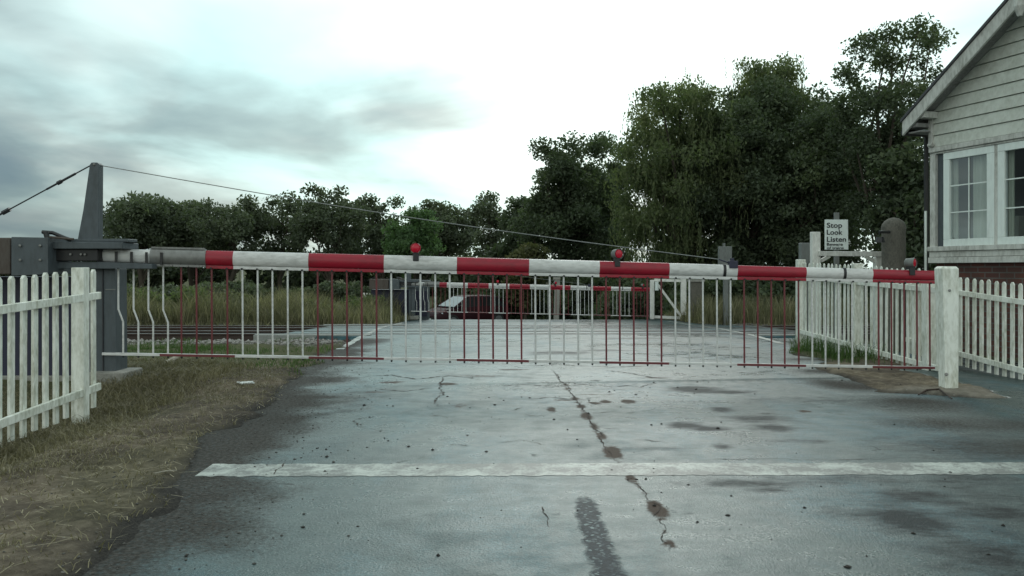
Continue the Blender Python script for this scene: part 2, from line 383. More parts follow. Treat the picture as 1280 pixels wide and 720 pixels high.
def a_grass(X, Y):
    left = (X < 0) * (sst(10.0, 11.2, Y + (vn(X, Y, 1.5, 21) - .5) * 2.2) + .9 * sst(-2.9, -3.5, X + (vn(X, Y, 3, 22) - .5) * .5)) + .35 * (X < 0) * sst(.5, .7, vn(X, Y, 1.1, 23))
    right = (X > 0) * sst(9.5, 11.0, Y) * (vn(X, Y, 2, 24) > .35)
    return np.clip(left + right, 0, 1) * np.where(Y > 16, np.where(Y > 23, 1, 0), 1)
def a_edge(X, Y):
    v = verge(X, Y); return np.clip(sst(1.0, .55, v) * .8 + .45 * sst(.3, .9, X - np.interp(Y, *XLp) + .75 + (vn(X, Y, 3, 31) - .5) * .6) * (X < 0) * (Y < 12) + .8 * sst(17.7, 17.9, Y) * sst(19.4, 19.2, Y), 0, 1)
def a_ball(X, Y): return sst(13.0, 14.6, Y + (vn(X, Y, 1.2, 8) - .5) * 1.2) * sst(24.6, 24, Y) * np.ones_like(X) * (.55 + .45 * (vn(X, Y, 1.5, 41) > .4))
def a_sand(X, Y): return np.clip(sst(1.15, .55, np.hypot((X - 4.05) / 1.1, (Y - 7.1) / .55)), 0, 1)
ground = gridobj('ground', xlin, ylin, terr, terrmat(), dict(grass=a_grass, edge=a_edge, ballast=a_ball, sand=a_sand))

# road surface with its stains, worn patches, cracks and reflections put into the colour
def ell(X, Y, lst):
    r = np.zeros_like(X)
    for px, py, rx, ry, s in lst:
        gx, gy = G(px, py); a = rx * gy / F; bb = ry * gy * gy / (F * CAMZ)
        q = np.sqrt(((X - gx) / a) ** 2 + ((Y - gy) / bb) ** 2); r = np.maximum(r, s * np.clip(1.35 - .85 * q, 0, 1))
    return r
BROWN = [(709, 486, 6, 2.5, .8), (718, 498, 6, 3, .9), (726, 508, 7, 3, .9), (733, 520, 8, 5, 1), (743, 533, 7, 5, .9), (752, 545, 8, 5, .9), (766, 566, 12, 9, 1.1), (790, 599, 9, 6, .85),
         (800, 609, 6, 4, .6), (822, 637, 12, 13, 1.1), (836, 679, 9, 9, .8), (689, 512, 7, 4, .8), (745, 504, 14, 2, .7), (757, 502, 8, 2.5, .9), (785, 502, 12, 3, .9), (710, 500, 25, 1.5, .7),
         (740, 493, 35, 1.2, .6), (490, 478, 22, 2.2, .7), (470, 490, 14, 2, .65), (560, 480, 16, 2.5, .75), (600, 470, 40, 1.6, .6), (575, 507, 12, 4, .6), (640, 462, 30, 1.3, .7), (820, 472, 22, 1.5, .65),
         *[(x_, y_, 5 + 3 * math.sin(i_ * 2.3), 3.5 + 1.5 * math.sin(i_ * 1.7), .62) for i_, (x_, y_) in enumerate([(698, 470), (706, 481), (713, 490), (722, 503), (729, 514), (737, 526), (747, 539), (757, 553), (763, 560), (776, 580), (785, 592), (796, 604), (806, 616), (812, 624), (826, 650), (831, 664), (842, 700)])],
         (550, 492, 4, 8, .55), (458, 510, 10, 3, .5), (620, 455, 60, 1.0, .5), (700, 478, 60, .9, .55), (1006, 514, 10, 2, .8)]
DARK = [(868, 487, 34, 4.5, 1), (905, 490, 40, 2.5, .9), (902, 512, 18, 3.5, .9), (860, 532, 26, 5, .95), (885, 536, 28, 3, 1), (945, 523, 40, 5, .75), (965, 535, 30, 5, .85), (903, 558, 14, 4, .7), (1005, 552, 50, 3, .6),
        (935, 605, 90, 7, .65), (960, 612, 30, 4, .8), (1140, 650, 60, 22, .85), (1150, 622, 70, 14, .7), (1235, 695, 90, 34, .72), (1070, 642, 45, 10, .6), (1240, 640, 60, 14, .75), (1215, 600, 80, 10, .6), (1280, 650, 170, 70, .48), (1230, 560, 130, 18, .6), (1050, 600, 120, 8, .5), (820, 560, 60, 3, .4), (560, 455, 90, 2.5, .5), (1000, 500, 90, 5, .45), (700, 441, 45, 3, .8), (760, 438, 40, 2, .7), (640, 433, 50, 2, .4), (790, 423, 60, 1.5, .6)]  # dark patches; broad right-hand ones paint in the reflection of trees and building
AGG = [(732, 632, 14, 12, 1), (736, 645, 16, 16, 1.1), (741, 660, 17, 18, 1.1), (747, 678, 18, 20, 1.1), (753, 697, 19, 20, 1.1), (762, 722, 22, 24, 1.1), (905, 668, 12, 14, .45), (915, 700, 14, 16, .5), (1180, 535, 60, 8, .5)]
DIRTR = [(1080, 480, 70, 9, 1), (1150, 505, 80, 10, .9), (1020, 465, 45, 5, .8), (1230, 530, 110, 10, .9), (1260, 560, 90, 14, .7), (1010, 450, 45, 4, .7)]
def a_dirt(X, Y):
    XL = np.interp(Y, *XLp)
    l = sst(.75, -.10, X - XL + (vn(X, Y, 1.7, 51) - .5) * .55 + (vn(X, Y, 7, 52) - .5) * .3) * np.where(Y > 16, 0.0, 1.0)
    return np.maximum(l, ell(X, Y, DIRTR) * (.6 + .8 * vn(X, Y, 3, 53)))
def roadmat(deck=False):
    m, nt, b = newmat('wet_road')
    n1 = noise(nt, .55, 4, .5); n2 = noise(nt, 3.2, 6, .62, dist=.6); nb = noise(nt, 11, 8, .78, dist=.4); nf = noise(nt, 120, 2, .6)
    strk = noise(nt, 1.0, 6, .62, stretch=(3.2, .55, 1), dist=.4)
    base = ramp(nt, n2, [(.28, (.022, .042, .045)), (.5, (.046, .074, .073)), (.72, (.085, .112, .104))])
    base = mix(nt, ramp(nt, nf, [(.35, .5), (.65, 0)]), base, (.022, .025, .026))
    vv = voro(nt, 90); chips = math_(nt, 'MULTIPLY', ramp(nt, vv.outputs['Distance'], [(.2, 1), (.4, 0)]), ramp(nt, vv.outputs['Color'], [(.7, 0), (.8, 1)]))
    base = mix(nt, math_(nt, 'MULTIPLY', chips, .5), base, (.17, .18, .17))
    def edge(src, lo, hi, ns=nb, k=.9):
        s = math_(nt, 'ADD', src, math_(nt, 'MULTIPLY', math_(nt, 'SUBTRACT', ns, .5), k * 2)); return ramp(nt, math_(nt, 'MULTIPLY', s, math_(nt, 'GREATER_THAN', src, .02)), [(lo, 0), (hi, 1)])
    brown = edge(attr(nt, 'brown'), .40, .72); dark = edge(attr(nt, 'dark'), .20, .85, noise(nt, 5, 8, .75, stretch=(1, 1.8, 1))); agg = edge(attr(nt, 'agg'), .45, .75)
    dirt = edge(attr(nt, 'dirt'), .20, 1.0, noise(nt, 38, 6, .8), 1.0)
    rough = ramp(nt, n1, [(.38, .18), (.62, .38)])
    rr = ramp(nt, noise(nt, 4.2, 6, .65, stretch=(1, 1.3, 1)), [(.36, .0), (.64, .20)]); rough = math_(nt, 'ADD', rough, rr)
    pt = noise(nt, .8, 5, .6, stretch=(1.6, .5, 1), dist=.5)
    base = mix(nt, ramp(nt, pt, [(.46, 0), (.60, .8)]), base, (.022, .092, .120))  # blue streaks of reflected light mixed into the base colour
    gr = noise(nt, 48, 5, .85); base = mix(nt, ramp(nt, gr, [(.40, .8), (.56, 0)]), base, (.012, .018, .019)); mt_ = noise(nt, 6.5, 6, .7); base = mix(nt, ramp(nt, mt_, [(.42, .55), (.54, 0)]), base, (.020, .030, .031))
    c = mix(nt, math_(nt, 'MULTIPLY', brown, .85), base, (.085, .055, .042)); rough = mix(nt, brown, rough, .62)
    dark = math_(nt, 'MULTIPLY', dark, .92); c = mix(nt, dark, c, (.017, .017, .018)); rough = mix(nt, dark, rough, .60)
    vg = voro(nt, 75); ag = ramp(nt, vg.outputs['Color'], [(.3, (.006, .009, .014)), (.7, (.018, .026, .036)), (.93, (.22, .27, .27))])
    c = mix(nt, agg, c, ag); rough = mix(nt, math_(nt, 'MULTIPLY', agg, .8), rough, .55)
    spw = nt.nodes.new('ShaderNodeRGBToBW'); allm = mix(nt, brown, 0.0, .95); allm = mix(nt, dark, allm, .85); allm = mix(nt, agg, allm, .8); allm = mix(nt, dirt, allm, .95); nt.links.new(allm, spw.inputs[0])
    spf = math_(nt, 'MULTIPLY_ADD', spw.outputs[0], -.5); spf.node.inputs[2].default_value = .52; nt.links.new(spf, b.inputs['Specular IOR Level'])
    dcol = ramp(nt, noise(nt, 45, 4, .7), [(.3, (.028, .026, .024)), (.5, (.052, .047, .042)), (.75, (.12, .11, .10))])
    c = mix(nt, dirt, c, dcol); rough = mix(nt, dirt, rough, .8)
    # fine irregular cracks
    ve = N(nt, 'ShaderNodeTexVoronoi'); ve.feature = 'DISTANCE_TO_EDGE'; ve.inputs['Scale'].default_value = .8
    tcn = N(nt, 'ShaderNodeTexCoord'); ad = N(nt, 'ShaderNodeVectorMath'); ad.operation = 'ADD'
    nn = N(nt, 'ShaderNodeTexNoise'); nn.inputs['Scale'].default_value = 3; nn.inputs['Detail'].default_value = 5; nt.links.new(tcn.outputs['Object'], nn.inputs['Vector'])
    scl = N(nt, 'ShaderNodeVectorMath'); scl.operation = 'SCALE'; scl.inputs['Scale'].default_value = .55; nt.links.new(nn.outputs['Color'], scl.inputs[0])
    nt.links.new(tcn.outputs['Object'], ad.inputs[0]); nt.links.new(scl.outputs[0], ad.inputs[1]); nt.links.new(ad.outputs[0], ve.inputs['Vector'])
    crack = math_(nt, 'MULTIPLY', ramp(nt, ve.outputs['Distance'], [(.004, 1), (.014, 0)]), ramp(nt, n2, [(.56, 0), (.64, .6)]))
    c = mix(nt, crack, c, (.018, .016, .015)); rough = mix(nt, crack, rough, .8)
    pit = noise(nt, 26, 4, .7); pm = ramp(nt, pit, [(.62, 0), (.68, 1)]); pm = math_(nt, 'MULTIPLY', pm, ramp(nt, n2, [(.5, 0), (.62, 1)]))
    c = mix(nt, math_(nt, 'MULTIPLY', pm, .8), c, (.022, .018, .018)); 
    nt.links.new(c, b.inputs['Base Color'])
    sp = nt.nodes.new('ShaderNodeRGBToBW'); nt.links.new(rough, sp.inputs[0]); nt.links.new(sp.outputs[0], b.inputs['Roughness'])
    b.inputs['IOR'].default_value = 1.5; b.inputs['Specular Tint'].default_value = (.74, 1.0, 1.0, 1)
    h = math_(nt, 'ADD', math_(nt, 'MULTIPLY', nf, .5), math_(nt, 'MULTIPLY', vv.outputs['Distance'], .4)); h = math_(nt, 'SUBTRACT', h, math_(nt, 'MULTIPLY', agg, .4))
    h = math_(nt, 'ADD', h, math_(nt, 'MULTIPLY', gr, .9)); bump(nt, b, h, .5, .005); return m
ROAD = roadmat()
rx = np.unique(np.round(np.concatenate([np.arange(-6, -3, .25), np.arange(-3, 5, .035), np.arange(5, 12.1, .25)]), 4))
ry = np.unique(np.round(np.concatenate([[-20, -5, 0, 1], np.arange(2, 9, .035), ylin[(ylin >= 9) & (ylin <= 30)], ylin[(ylin > 30) & (ylin <= 60)]]), 4))
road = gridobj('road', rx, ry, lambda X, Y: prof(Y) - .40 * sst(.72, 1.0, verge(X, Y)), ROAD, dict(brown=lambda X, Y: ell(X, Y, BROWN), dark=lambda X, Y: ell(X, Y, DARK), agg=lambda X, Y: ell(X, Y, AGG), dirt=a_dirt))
# terrain grid and road share the profile's breakpoints, the terrain lies 4 cm lower under the tarmac

def paintmat():
    m, nt, b = newmat('road_paint')
    n = noise(nt, 7, 7, .75, dist=.5); n2 = noise(nt, 2.0, 4, .6); nf = noise(nt, 60, 3, .7)
    wear = math_(nt, 'ADD', math_(nt, 'MULTIPLY', n, .6), math_(nt, 'MULTIPLY', n2, .3)); wear = math_(nt, 'ADD', wear, math_(nt, 'MULTIPLY', nf, .25))
    f = ramp(nt, wear, [(.51, 0), (.62, .8)])
    c = mix(nt, f, ramp(nt, n2, [(.3, (.47, .49, .45)), (.7, (.31, .33, .30))]), (.08, .08, .075))
    # hairline crack
    nt.links.new(c, b.inputs['Base Color']); b.inputs['Roughness'].default_value = .5; bump(nt, b, nf, .3, .003); return m
PAINT = paintmat()
def strip(name, pts, w0, lift, mat, label=None, ragged=.012, along=.06):
    """a painted band along ground points, width w0 (metres), ragged edges"""
    pts = [Vector((p[0], p[1], 0)) for p in pts]; V = []; tot = 0; samples = []
    for a, b in zip(pts[:-1], pts[1:]):
        n = max(2, int((b - a).length / along))
        for i in range(n): samples.append((a.lerp(b, i / n), (b - a).normalized()))
    samples.append((pts[-1], (pts[-1] - pts[-2]).normalized()))
    mb = MB(); rnd = random.Random(5); cols = 5
    for i, (p, d) in enumerate(samples):
        nrm = Vector((-d.y, d.x, 0))
        e1 = rnd.uniform(-ragged, ragged); e2 = rnd.uniform(-ragged, ragged)
        for k in range(cols):
            q = p + nrm * ((-w0 / 2 + e1) * (1 - k / (cols - 1)) + (w0 / 2 + e2) * k / (cols - 1))
            V.append((q.x, q.y, pf(q.y) + lift))
    fs = [(i * cols + k, i * cols + k + 1, (i + 1) * cols + k + 1, (i + 1) * cols + k) for i in range(len(samples) - 1) for k in range(cols - 1)]
    mb.add(V, fs, mat); o = mb.build(name); o['kind'] = 'structure'
    if label: o['label'] = label
    return o
a = G(250, 588); 
strip('stop_line_marking', [(a[0] + .02, a[1] + .0), (1.5, 4.57), (6.5, 4.63)], .275, .0018, PAINT, ragged=.012, along=.03)
strip('road_edge_line', [G(425, 437), G(452, 421), G(478, 409), (-3.35, 25.5)], .12, .006, PAINT, along=.2)
strip('road_edge_line', [G(978, 430), G(942, 419.5), G(900, 411), G(862, 406), G(835, 401.7)], .12, .006, PAINT, along=.2)
strip('road_edge_line', [G(1002, 411), G(960, 410), G(925, 407), G(884, 402.3)], .10, .009, PAINT, along=.2)

CRK = simple('crack_gap', (.05, .036, .029), .9)
def crack(pts, w0, seed, jit=1.0):
    rnd = random.Random(seed); P_ = [Vector((*G(x, y), 0)) for x, y in pts]; path = []
    for a_, b_ in zip(P_[:-1], P_[1:]):
        n_ = max(2, int((b_ - a_).length / .03)); nv = Vector((-(b_ - a_).y, (b_ - a_).x, 0)).normalized(); off = 0
        for i in range(n_):
            off = off * .75 + rnd.uniform(-.012, .012) * jit; path.append(a_.lerp(b_, i / n_) + nv * off)
    path.append(P_[-1]); V = []
    for i, p in enumerate(path):
        d = (path[min(i + 1, len(path) - 1)] - path[max(i - 1, 0)]).normalized(); nv = Vector((-d.y, d.x, 0)); t = i / (len(path) - 1)
        w_ = w0 * (.25 + rnd.random() ** 2 * 1.1) * min(1, 6 * t + .15, 6 * (1 - t) + .15)
        for s_ in (-1, 1): q = p + nv * s_ * w_ / 2; V.append((q.x, q.y, pf(q.y) + .0025))
    mb = MB(); mb.add(V, [(2 * i, 2 * i + 1, 2 * i + 3, 2 * i + 2) for i in range(len(path) - 1)], CRK); o = mb.build('road_crack'); o['kind'] = 'structure'
crack([(690, 462), (712, 488), (724, 506), (738, 527), (752, 546), (764, 566), (774, 577)], .013, 1); crack([(774, 597), (790, 600), (803, 613), (816, 630), (826, 648), (833, 668), (838, 690)], .005, 2, 1.5)
crack([(610, 483), (650, 481), (690, 483), (730, 481), (770, 484), (800, 480)], .018, 3); crack([(650, 499), (690, 497), (720, 499), (760, 496)], .016, 4)
crack([(452, 471), (490, 469), (520, 474), (560, 470), (600, 473)], .030, 5); crack([(556, 470), (549, 480), (552, 490), (545, 500), (549, 508)], .016, 6, 1.6); crack([(470, 486), (505, 489), (540, 485)], .026, 7)
crack([(735, 499), (741, 505), (752, 507)], .014, 8, 1.5); crack([(757, 463), (790, 467), (820, 473), (842, 474)], .030, 9); crack([(677, 633), (682, 646), (687, 660)], .006, 10)
crack([(640, 458), (700, 456), (760, 459), (830, 457)], .035, 11); crack([(470, 520), (440, 527), (455, 535)], .010, 12, 1.6); crack([(880, 575), (960, 573), (1040, 576), (1110, 574)], .008, 13); crack([(340, 594), (352, 584), (357, 578)], .012, 14)
for i_ in range(12):
    rnd = random.Random(50 + i_); x_ = rnd.uniform(520, 960); y_ = rnd.uniform(462, 560); l_ = rnd.uniform(20, 60); crack([(x_, y_), (x_ + l_ * .5, y_ + rnd.uniform(-3, 3)), (x_ + l_, y_ + rnd.uniform(-4, 4))], .012, 60 + i_, 1.4)
# ---------------------------------------------------------------- railway
def rail(Y, name='rail'):
    mb = MB(); z0 = pf(Y)
    x0, x1 = -90, 90
    prof_ = [(-.07, -.16), (.07, -.16), (.07, -.145), (.012, -.13), (.012, -.04), (.036, -.03), (.036, 0), (-.036, 0), (-.036, -.03), (-.012, -.04), (-.012, -.13), (-.07, -.145)]
    mb.prism(prof_, (x0, Y, z0 + .012), (0, 1, 0), (0, 0, 1), (x1 - x0, 0, 0), M['rail_side'])
    mb.add([(x0, Y - .026, z0 + .0145), (x1, Y - .026, z0 + .0145), (x1, Y + .026, z0 + .0145), (x0, Y + .026, z0 + .0145)], [(0, 1, 2, 3)], M['rail_top'])
    o = mb.build(name); o['kind'] = 'structure'; return o
RY = (17.85, 19.29, 21.35, 22.79)
for y in RY: rail(y)
for y in RY:   # flangeways in the deck
    for dy in (-.065, .065):
        mb = MB(); z = pf(y + dy) + .004
        mb.add([(-5, y + dy - .028, z), (6.6, y + dy - .028, z), (6.6, y + dy + .028, z), (-5, y + dy + .028, z)], [(0, 1, 2, 3)], M['flange']); mb.build('rail_groove')['kind'] = 'structure'
deckc = weathered('deck_concrete', (.26, .27, .25), (.14, .14, .13), .6, .7, 4, stretch=(1, 1, 1))
for (x0, x1, y0) in ((-5.3, -2.9, 17.12), (-5.3, -3.0, 23.4), (5.0, 6.8, 17.12)):
    mb = MB(); mb.box(((x0 + x1) / 2, y0, pf(y0) - .06), (x1 - x0, .16, .17), deckc); mb.build('deck_edge_beam', bevel=.01)['kind'] = 'structure'
mb = MB()
for yc in (18.57, 22.07):
    x = -60
    while x < 60:
        if not (-5.1 < x < 6.7): mb.box((x, yc, pf(yc) - .19), (.25, 2.5, .10), M['sleeper'])
        x += .65
o = mb.build('track_sleepers'); o['kind'] = 'structure'

# ---------------------------------------------------------------- blades (grass, weeds)
def blades(name, n, pos, h, wdt, mat, lean=.35, label=None, zoff=-.01, hmod=None, kind='stuff', parent=None, seed=1):
    r = np.random.default_rng(seed); X, Y = pos(r, n); n = len(X); Z = terr(X, Y) + zoff
    hh = h[0] + (h[1] - h[0]) * r.random(n) ** 1.3
    if hmod is not None: hh = hh * hmod(X, Y)
    az = r.random(n) * 2 * np.pi; la = r.random(n) * 2 * np.pi
    ln = lean * (0.3 + r.random(n)) * hh
    wx, wy = np.cos(az) * wdt / 2, np.sin(az) * wdt / 2; lx, ly = np.cos(la) * ln, np.sin(la) * ln
    b = np.stack([X, Y, Z], -1); W = np.stack([wx, wy, 0 * wx], -1)
    mid = b + np.stack([lx * .3, ly * .3, hh * .55], -1); tip = b + np.stack([lx, ly, hh * (1 - .25 * lean)], -1)
    V = np.stack([b - W, b + W, mid + W * .8, mid - W * .8, mid - W * .8, mid + W * .8, tip + W * .1, tip - W * .1], 1).reshape(-1, 3)
    t = r.random(n) * .7 + .3 * vn(X, Y, 1.5, seed)
    o = fastmesh(name, V, 4, mat, parent=parent, attrs=dict(tint=np.repeat(t, 8)))
    o['kind'] = kind
    if label: o['label'] = label
    return o
def region(x0, x1, y0, y1, dens=None):
    def f(r, n):
        X = x0 + (x1 - x0) * r.random(n); Y = y0 + (y1 - y0) * r.random(n)
        k = verge(X, Y) > .6
        if dens is not None: k &= r.random(n) < dens(X, Y)
        return X[k], Y[k]
    return f
blades('dry_grass', 230000, region(-5, -1.5, 2.6, 10.5, lambda X, Y: np.clip(.10 + .75 * sst(.40, .72, vn(X, Y, 1.6, 61)) * sst(-1.4, -3.2, X + (Y - 3) * .06) + .9 * sst(-3.0, -3.35, X) * sst(7.5, 6.9, Y), 0, 1) * (.3 + .7 * (vn(X, Y, 7, 62) > .45))),
       (.012, .07), .0045, L['dry'], 1.5, 'dry trampled grass on the dirt verge beside the road', seed=3)
blades('green_grass', 60000, region(-9, -1.9, 8.0, 14.9, lambda X, Y: np.where(Y > 12.6, .35 * (vn(X, Y, 1.5, 77) > .5), 1.0) * sst(8.5, 12.5, Y + (vn(X, Y, 1.0, 63) - .5) * 5) * (.08 + .92 * sst(.42, .68, vn(X, Y, 1.6, 64)))),
       (.03, .12), .008, L['fresh'], .6, 'short green grass between the dirt verge and the track', seed=4)
blades('fence_grass', 90000, region(-4.6, -2.6, 3.6, 9.5, lambda X, Y: np.clip(sst(.70, .1, np.abs(X + 3.40)), 0, 1) * (.3 + .7 * vn(X, Y, 3, 65))),
       (.03, .14), .006, L['dry'], .9, 'long dry grass at the foot of the left picket fence', seed=5)
blades('path_grass', 16000, region(3.3, 6.2, 8.6, 14.5, lambda X, Y: sst(.50, .1, np.abs(X - 4.30)) * sst(9.6, 10.6, Y)),
       (.06, .30), .008, L['fresh'], .5, 'green grass clump at the foot of the right picket fence', seed=6)
blades('tall_weeds', 34000, region(-16.5, -3.8, 24.0, 29.5, lambda X, Y: .35 + .65 * (vn(X, Y, 1.0, 66) > .3)), (.5, 1.5), .018, L['weed'], .45, 'tall pale seeding weeds beyond the railway', hmod=lambda X, Y: (.35 + .75 * vn(X, Y, .9, 91)) * (.7 + .5 * vn(X, Y, 3, 92)) * np.interp(X, [-16, -9, -4], [1.05, .95, .7]), seed=7)
blades('bank_grass', 50000, region(-18, 14, 23.3, 31, lambda X, Y: .3 + .7 * (vn(X, Y, 1.3, 67) > .4)), (.10, .40), .018, L['weed'], .5, 'rough grass bank beyond the railway', seed=8)
blades('shade_weeds', 9000, region(5.6, 13, 24.0, 29.5, lambda X, Y: .3 + .7 * (vn(X, Y, 1.0, 68) > .4)), (.3, 1.0), .022, L['weed'], .35, 'weeds under the dark trees right of the road', seed=9)
# loose stones, straw and crumbs
def stones(name, n, pos, s0, s1, mat, label, seed):
    r = np.random.default_rng(seed); X, Y = pos(r, n); n = len(X); Z = terr(X, Y) if name.startswith('ballast') else np.maximum(terr(X, Y), prof(Y)); s = s0 + (s1 - s0) * r.random(n) ** 3
    oc = np.array([[1, 0, 0], [0, 1, 0], [-1, 0, 0], [0, -1, 0], [0, 0, .6], [0, 0, -.6]], float)
    Vv = oc[None] * (s[:, None, None]) * (.6 + .8 * r.random((n, 6, 1))); V = (Vv + np.stack([X, Y, Z + s * .25], -1)[:, None]).reshape(-1, 3)
    f = np.array([[0, 1, 4], [1, 2, 4], [2, 3, 4], [3, 0, 4], [1, 0, 5], [2, 1, 5], [3, 2, 5], [0, 3, 5]]); Fa = (f[None] + (np.arange(n) * 6)[:, None, None]).reshape(-1)
    o = fastmesh(name, V, 3, mat, faces=Fa); o['kind'] = 'stuff'; o['label'] = label; return o
M['pebble'] = weathered('pebble', (.10, .095, .085), (.04, .035, .03), .8, .85, 12)
M['crumb'] = weathered('earth_crumb', (.03, .026, .022), (.02, .016, .014), .6, .9, 12)
def fr(x0, x1, y0, y1, dens=None):
    def f(r, n):
        X = x0 + (x1 - x0) * r.random(n); Y = y0 + (y1 - y0) * r.random(n); k = np.ones(n, bool)
        if dens is not None: k = r.random(n) < dens(X, Y)
        return X[k], Y[k]
    return f
stones('verge_pebbles', 5500, fr(-4, -.6, 2.6, 10, lambda X, Y: np.clip(np.exp(-((X - np.interp(Y, *XLp)) / .45) ** 2) + .12, 0, 1) * (X < np.interp(Y, *XLp) + .9)), .002, .009, M['pebble'], 'small grey gravel along the crumbling road edge', 21)
stones('road_crumbs', 420, fr(-1.4, 4.5, 2.8, 8.5, lambda X, Y: .25 + .75 * (vn(X, Y, 1.4, 71) > .6)), .004, .014, M['crumb'], 'dark crumbs of earth scattered on the wet tarmac', 22)
stones('ballast_stones', 22000, fr(-16, -3.0, 13.4, 23.6, lambda X, Y: (verge(X, Y) > .8) * 1.0), .02, .055, weathered('ballast_stone', (.30, .28, .26), (.09, .075, .065), .7, .9, 9), 'loose grey ballast stones beside the rails', 23)
r = np.random.default_rng(31); n = 1100; X = -3.6 + 2.6 * r.random(n); Y = 2.7 + 5.8 * r.random(n) ** 1.3; k = verge(X, Y) > .5; X, Y = X[k], Y[k]; n = len(X)
az = r.random(n) * 3.14; ln = .02 + .09 * r.random(n) ** 2; dx, dy = np.cos(az) * ln, np.sin(az) * ln; nxx, nyy = -np.sin(az) * .0022, np.cos(az) * .0022; Z = terr(X, Y) + .012
Z2 = terr(X + dx, Y + dy) + .02
V = np.stack([np.stack([X - nxx, Y - nyy, Z], -1), np.stack([X + nxx, Y + nyy, Z], -1), np.stack([X + dx + nxx, Y + dy + nyy, Z2], -1), np.stack([X + dx - nxx, Y + dy - nyy, Z2], -1)], 1).reshape(-1, 3)
o = fastmesh('fallen_straw', V, 4, L['dry'], attrs=dict(tint=np.repeat(.75 + .25 * r.random(n), 4))); tag(o, 'pale straw stalks lying on the dirt verge', kind='stuff')

# ---------------------------------------------------------------- barrier
def blx(x):  # point on the boom's vertical plane for image column x
    u = (x - CX) / F; D = 8.3 / (1 - .0857 * u); return u * D, D
BO = Vector((-4.06, 7.96, 0))
def zb(X): return 1.124 - .0243 * X           # boom centre height
def zs(X): return .182 - .0262 * X            # skirt rail height
BD = Vector((1, .0857, -.0243)).normalized(); BN = Vector((.0857, -1, 0)).normalized()
barrier = empty('level_crossing_barrier', BO, 'near red and white railway crossing barrier lowered across the road in front', 'crossing barrier', 'crossing barriers either side of the railway')
def bp(x, kind='b', dn=0.0):
    X, D = blx(x); z = zb(X) if kind == 'b' else zs(X); return Vector((X, D, z)) + BN * dn
def bb(mb, name, parent=barrier, **k): return mb.build(name, parent, origin=BO, **k)
edges = [(122, 258, 'w'), (258, 292, 'r'), (292, 386, 'w'), (386, 480, 'r'), (480, 571, 'w'), (571, 661, 'r'), (661, 749, 'w'), (749, 836, 'r'), (836, 921, 'w'), (921, 1007, 'r'), (1007, 1090, 'w'), (1090, 1172, 'r')]
mb = MB()
def brad(x): return np.interp(x, [122, 258, 500, 835, 836, 920, 922, 1172], [.060, .072, .071, .064, .062, .060, .057, .052])
for x0, x1, c in edges:
    n = 3; pts = [bp(x0 + (x1 - x0) * i / n) for i in range(n + 1)]
    for p in pts: p.z += .010
    mb.tube(pts, [float(brad(x0 + .5 + (x1 - x0 - 1) * i / n)) for i in range(n + 1)], M['band_white'] if c == 'w' else M['band_red'], 20, True, ry=.55)
bb(mb, 'boom', smooth=True)
mb = MB()
for x0, x1, c in edges:
    if x0 < 258: continue
    a_, b_ = bp(x0), bp(x1); r0, r1 = float(brad(x0)), float(brad(x1 - 1))
    a_.z -= r0 + .006; b_.z -= r1 + .006
    mb.beam(a_, b_, .035, .030, M['band_white'] if c == 'w' else M['band_red'])
bb(mb, 'boom_flange', bevel=.003)
mb = MB()
mb.tube([bp(189) + Vector((0, 0, .012)), bp(258) + Vector((0, 0, .012))], .078, M['sleeve'], 20, ry=.6)
mb.beam(bp(190) + Vector((0, 0, -.072)), bp(258) + Vector((0, 0, -.072)), .07, .022, M['sleeve'])
mb.beam(bp(190) + Vector((0, 0, .096)), bp(256) + Vector((0, 0, .096)), .05, .018, M['sleeve'])
for x in (194, 216, 236, 253):
    for dz_ in (-.072,): mb.tube([bp(x, dn=.034) + Vector((0, 0, dz_)), bp(x, dn=.046) + Vector((0, 0, dz_))], .009, M['bolt'], 6)
bb(mb, 'sleeve', smooth=True)
mb = MB(); mb.beam(bp(60) + Vector((0, 0, -.085)), bp(190) + Vector((0, 0, -.085)), .05, .045, M['machine_dark']); bb(mb, 'support_arm', bevel=.004)
# skirt rail
mb = MB(); sedges = [(128, 200, 'w'), (200, 294, 'r')] + [(a_, b_, c) for a_, b_, c in edges if a_ >= 292]; sedges[2] = (294, 386, 'w')
for x0, x1, c in sedges:
    x1 = min(x1, 1168)
    mb.beam(bp(x0, 's'), bp(x1, 's'), .030, .022, M['band_white'] if c == 'w' else M['rail_red'])
    mb.beam(bp(x0, 's') + Vector((0, 0, .013)), bp(x1, 's') + Vector((0, 0, .013)), .026, .004, M['band_white'])
bb(mb, 'skirt_rail', bevel=.002)
bx = [(148, 1), (167, 1), (185.5, 1), (204, 1), (226.5, 0), (245.5, 0), (264.5, 0), (284, 0), (303, 0), (322, 0), (340.5, 0), (359.5, 0), (378, 0), (397, 0), (415, 0), (433.5, 0), (452, 0), (470.5, 0),
      (489, 0), (507, 0), (525.5, 0), (544, 0), (562, 0), (580, 0), (598, 0), (616, 0), (633.5, 0), (651.5, 0), (669, 0), (687, 0), (704.5, 0), (722.5, 0), (740, 0), (757.5, 0), (774.5, 0), (792, 0), (809, 0), (826.5, 0),
      (844, 0), (861.5, 0), (878.5, 0), (896, 0), (913, 0), (930, 0), (947, 0), (964, 0), (980.5, 0), (998, 0), (1015, 0), (1031.5, 0), (1048, 0), (1065, 0), (1082, 0), (1098, 0), (1114, 0), (1130, 0), (1146, 0), (1162, 0)]
def bandof(x):
    for x0, x1, c in ([(128, 200, 'w'), (200, 294, 'r')] + [e for e in edges if e[0] >= 292]):
        if x0 <= x < x1: return c
    return 'r'
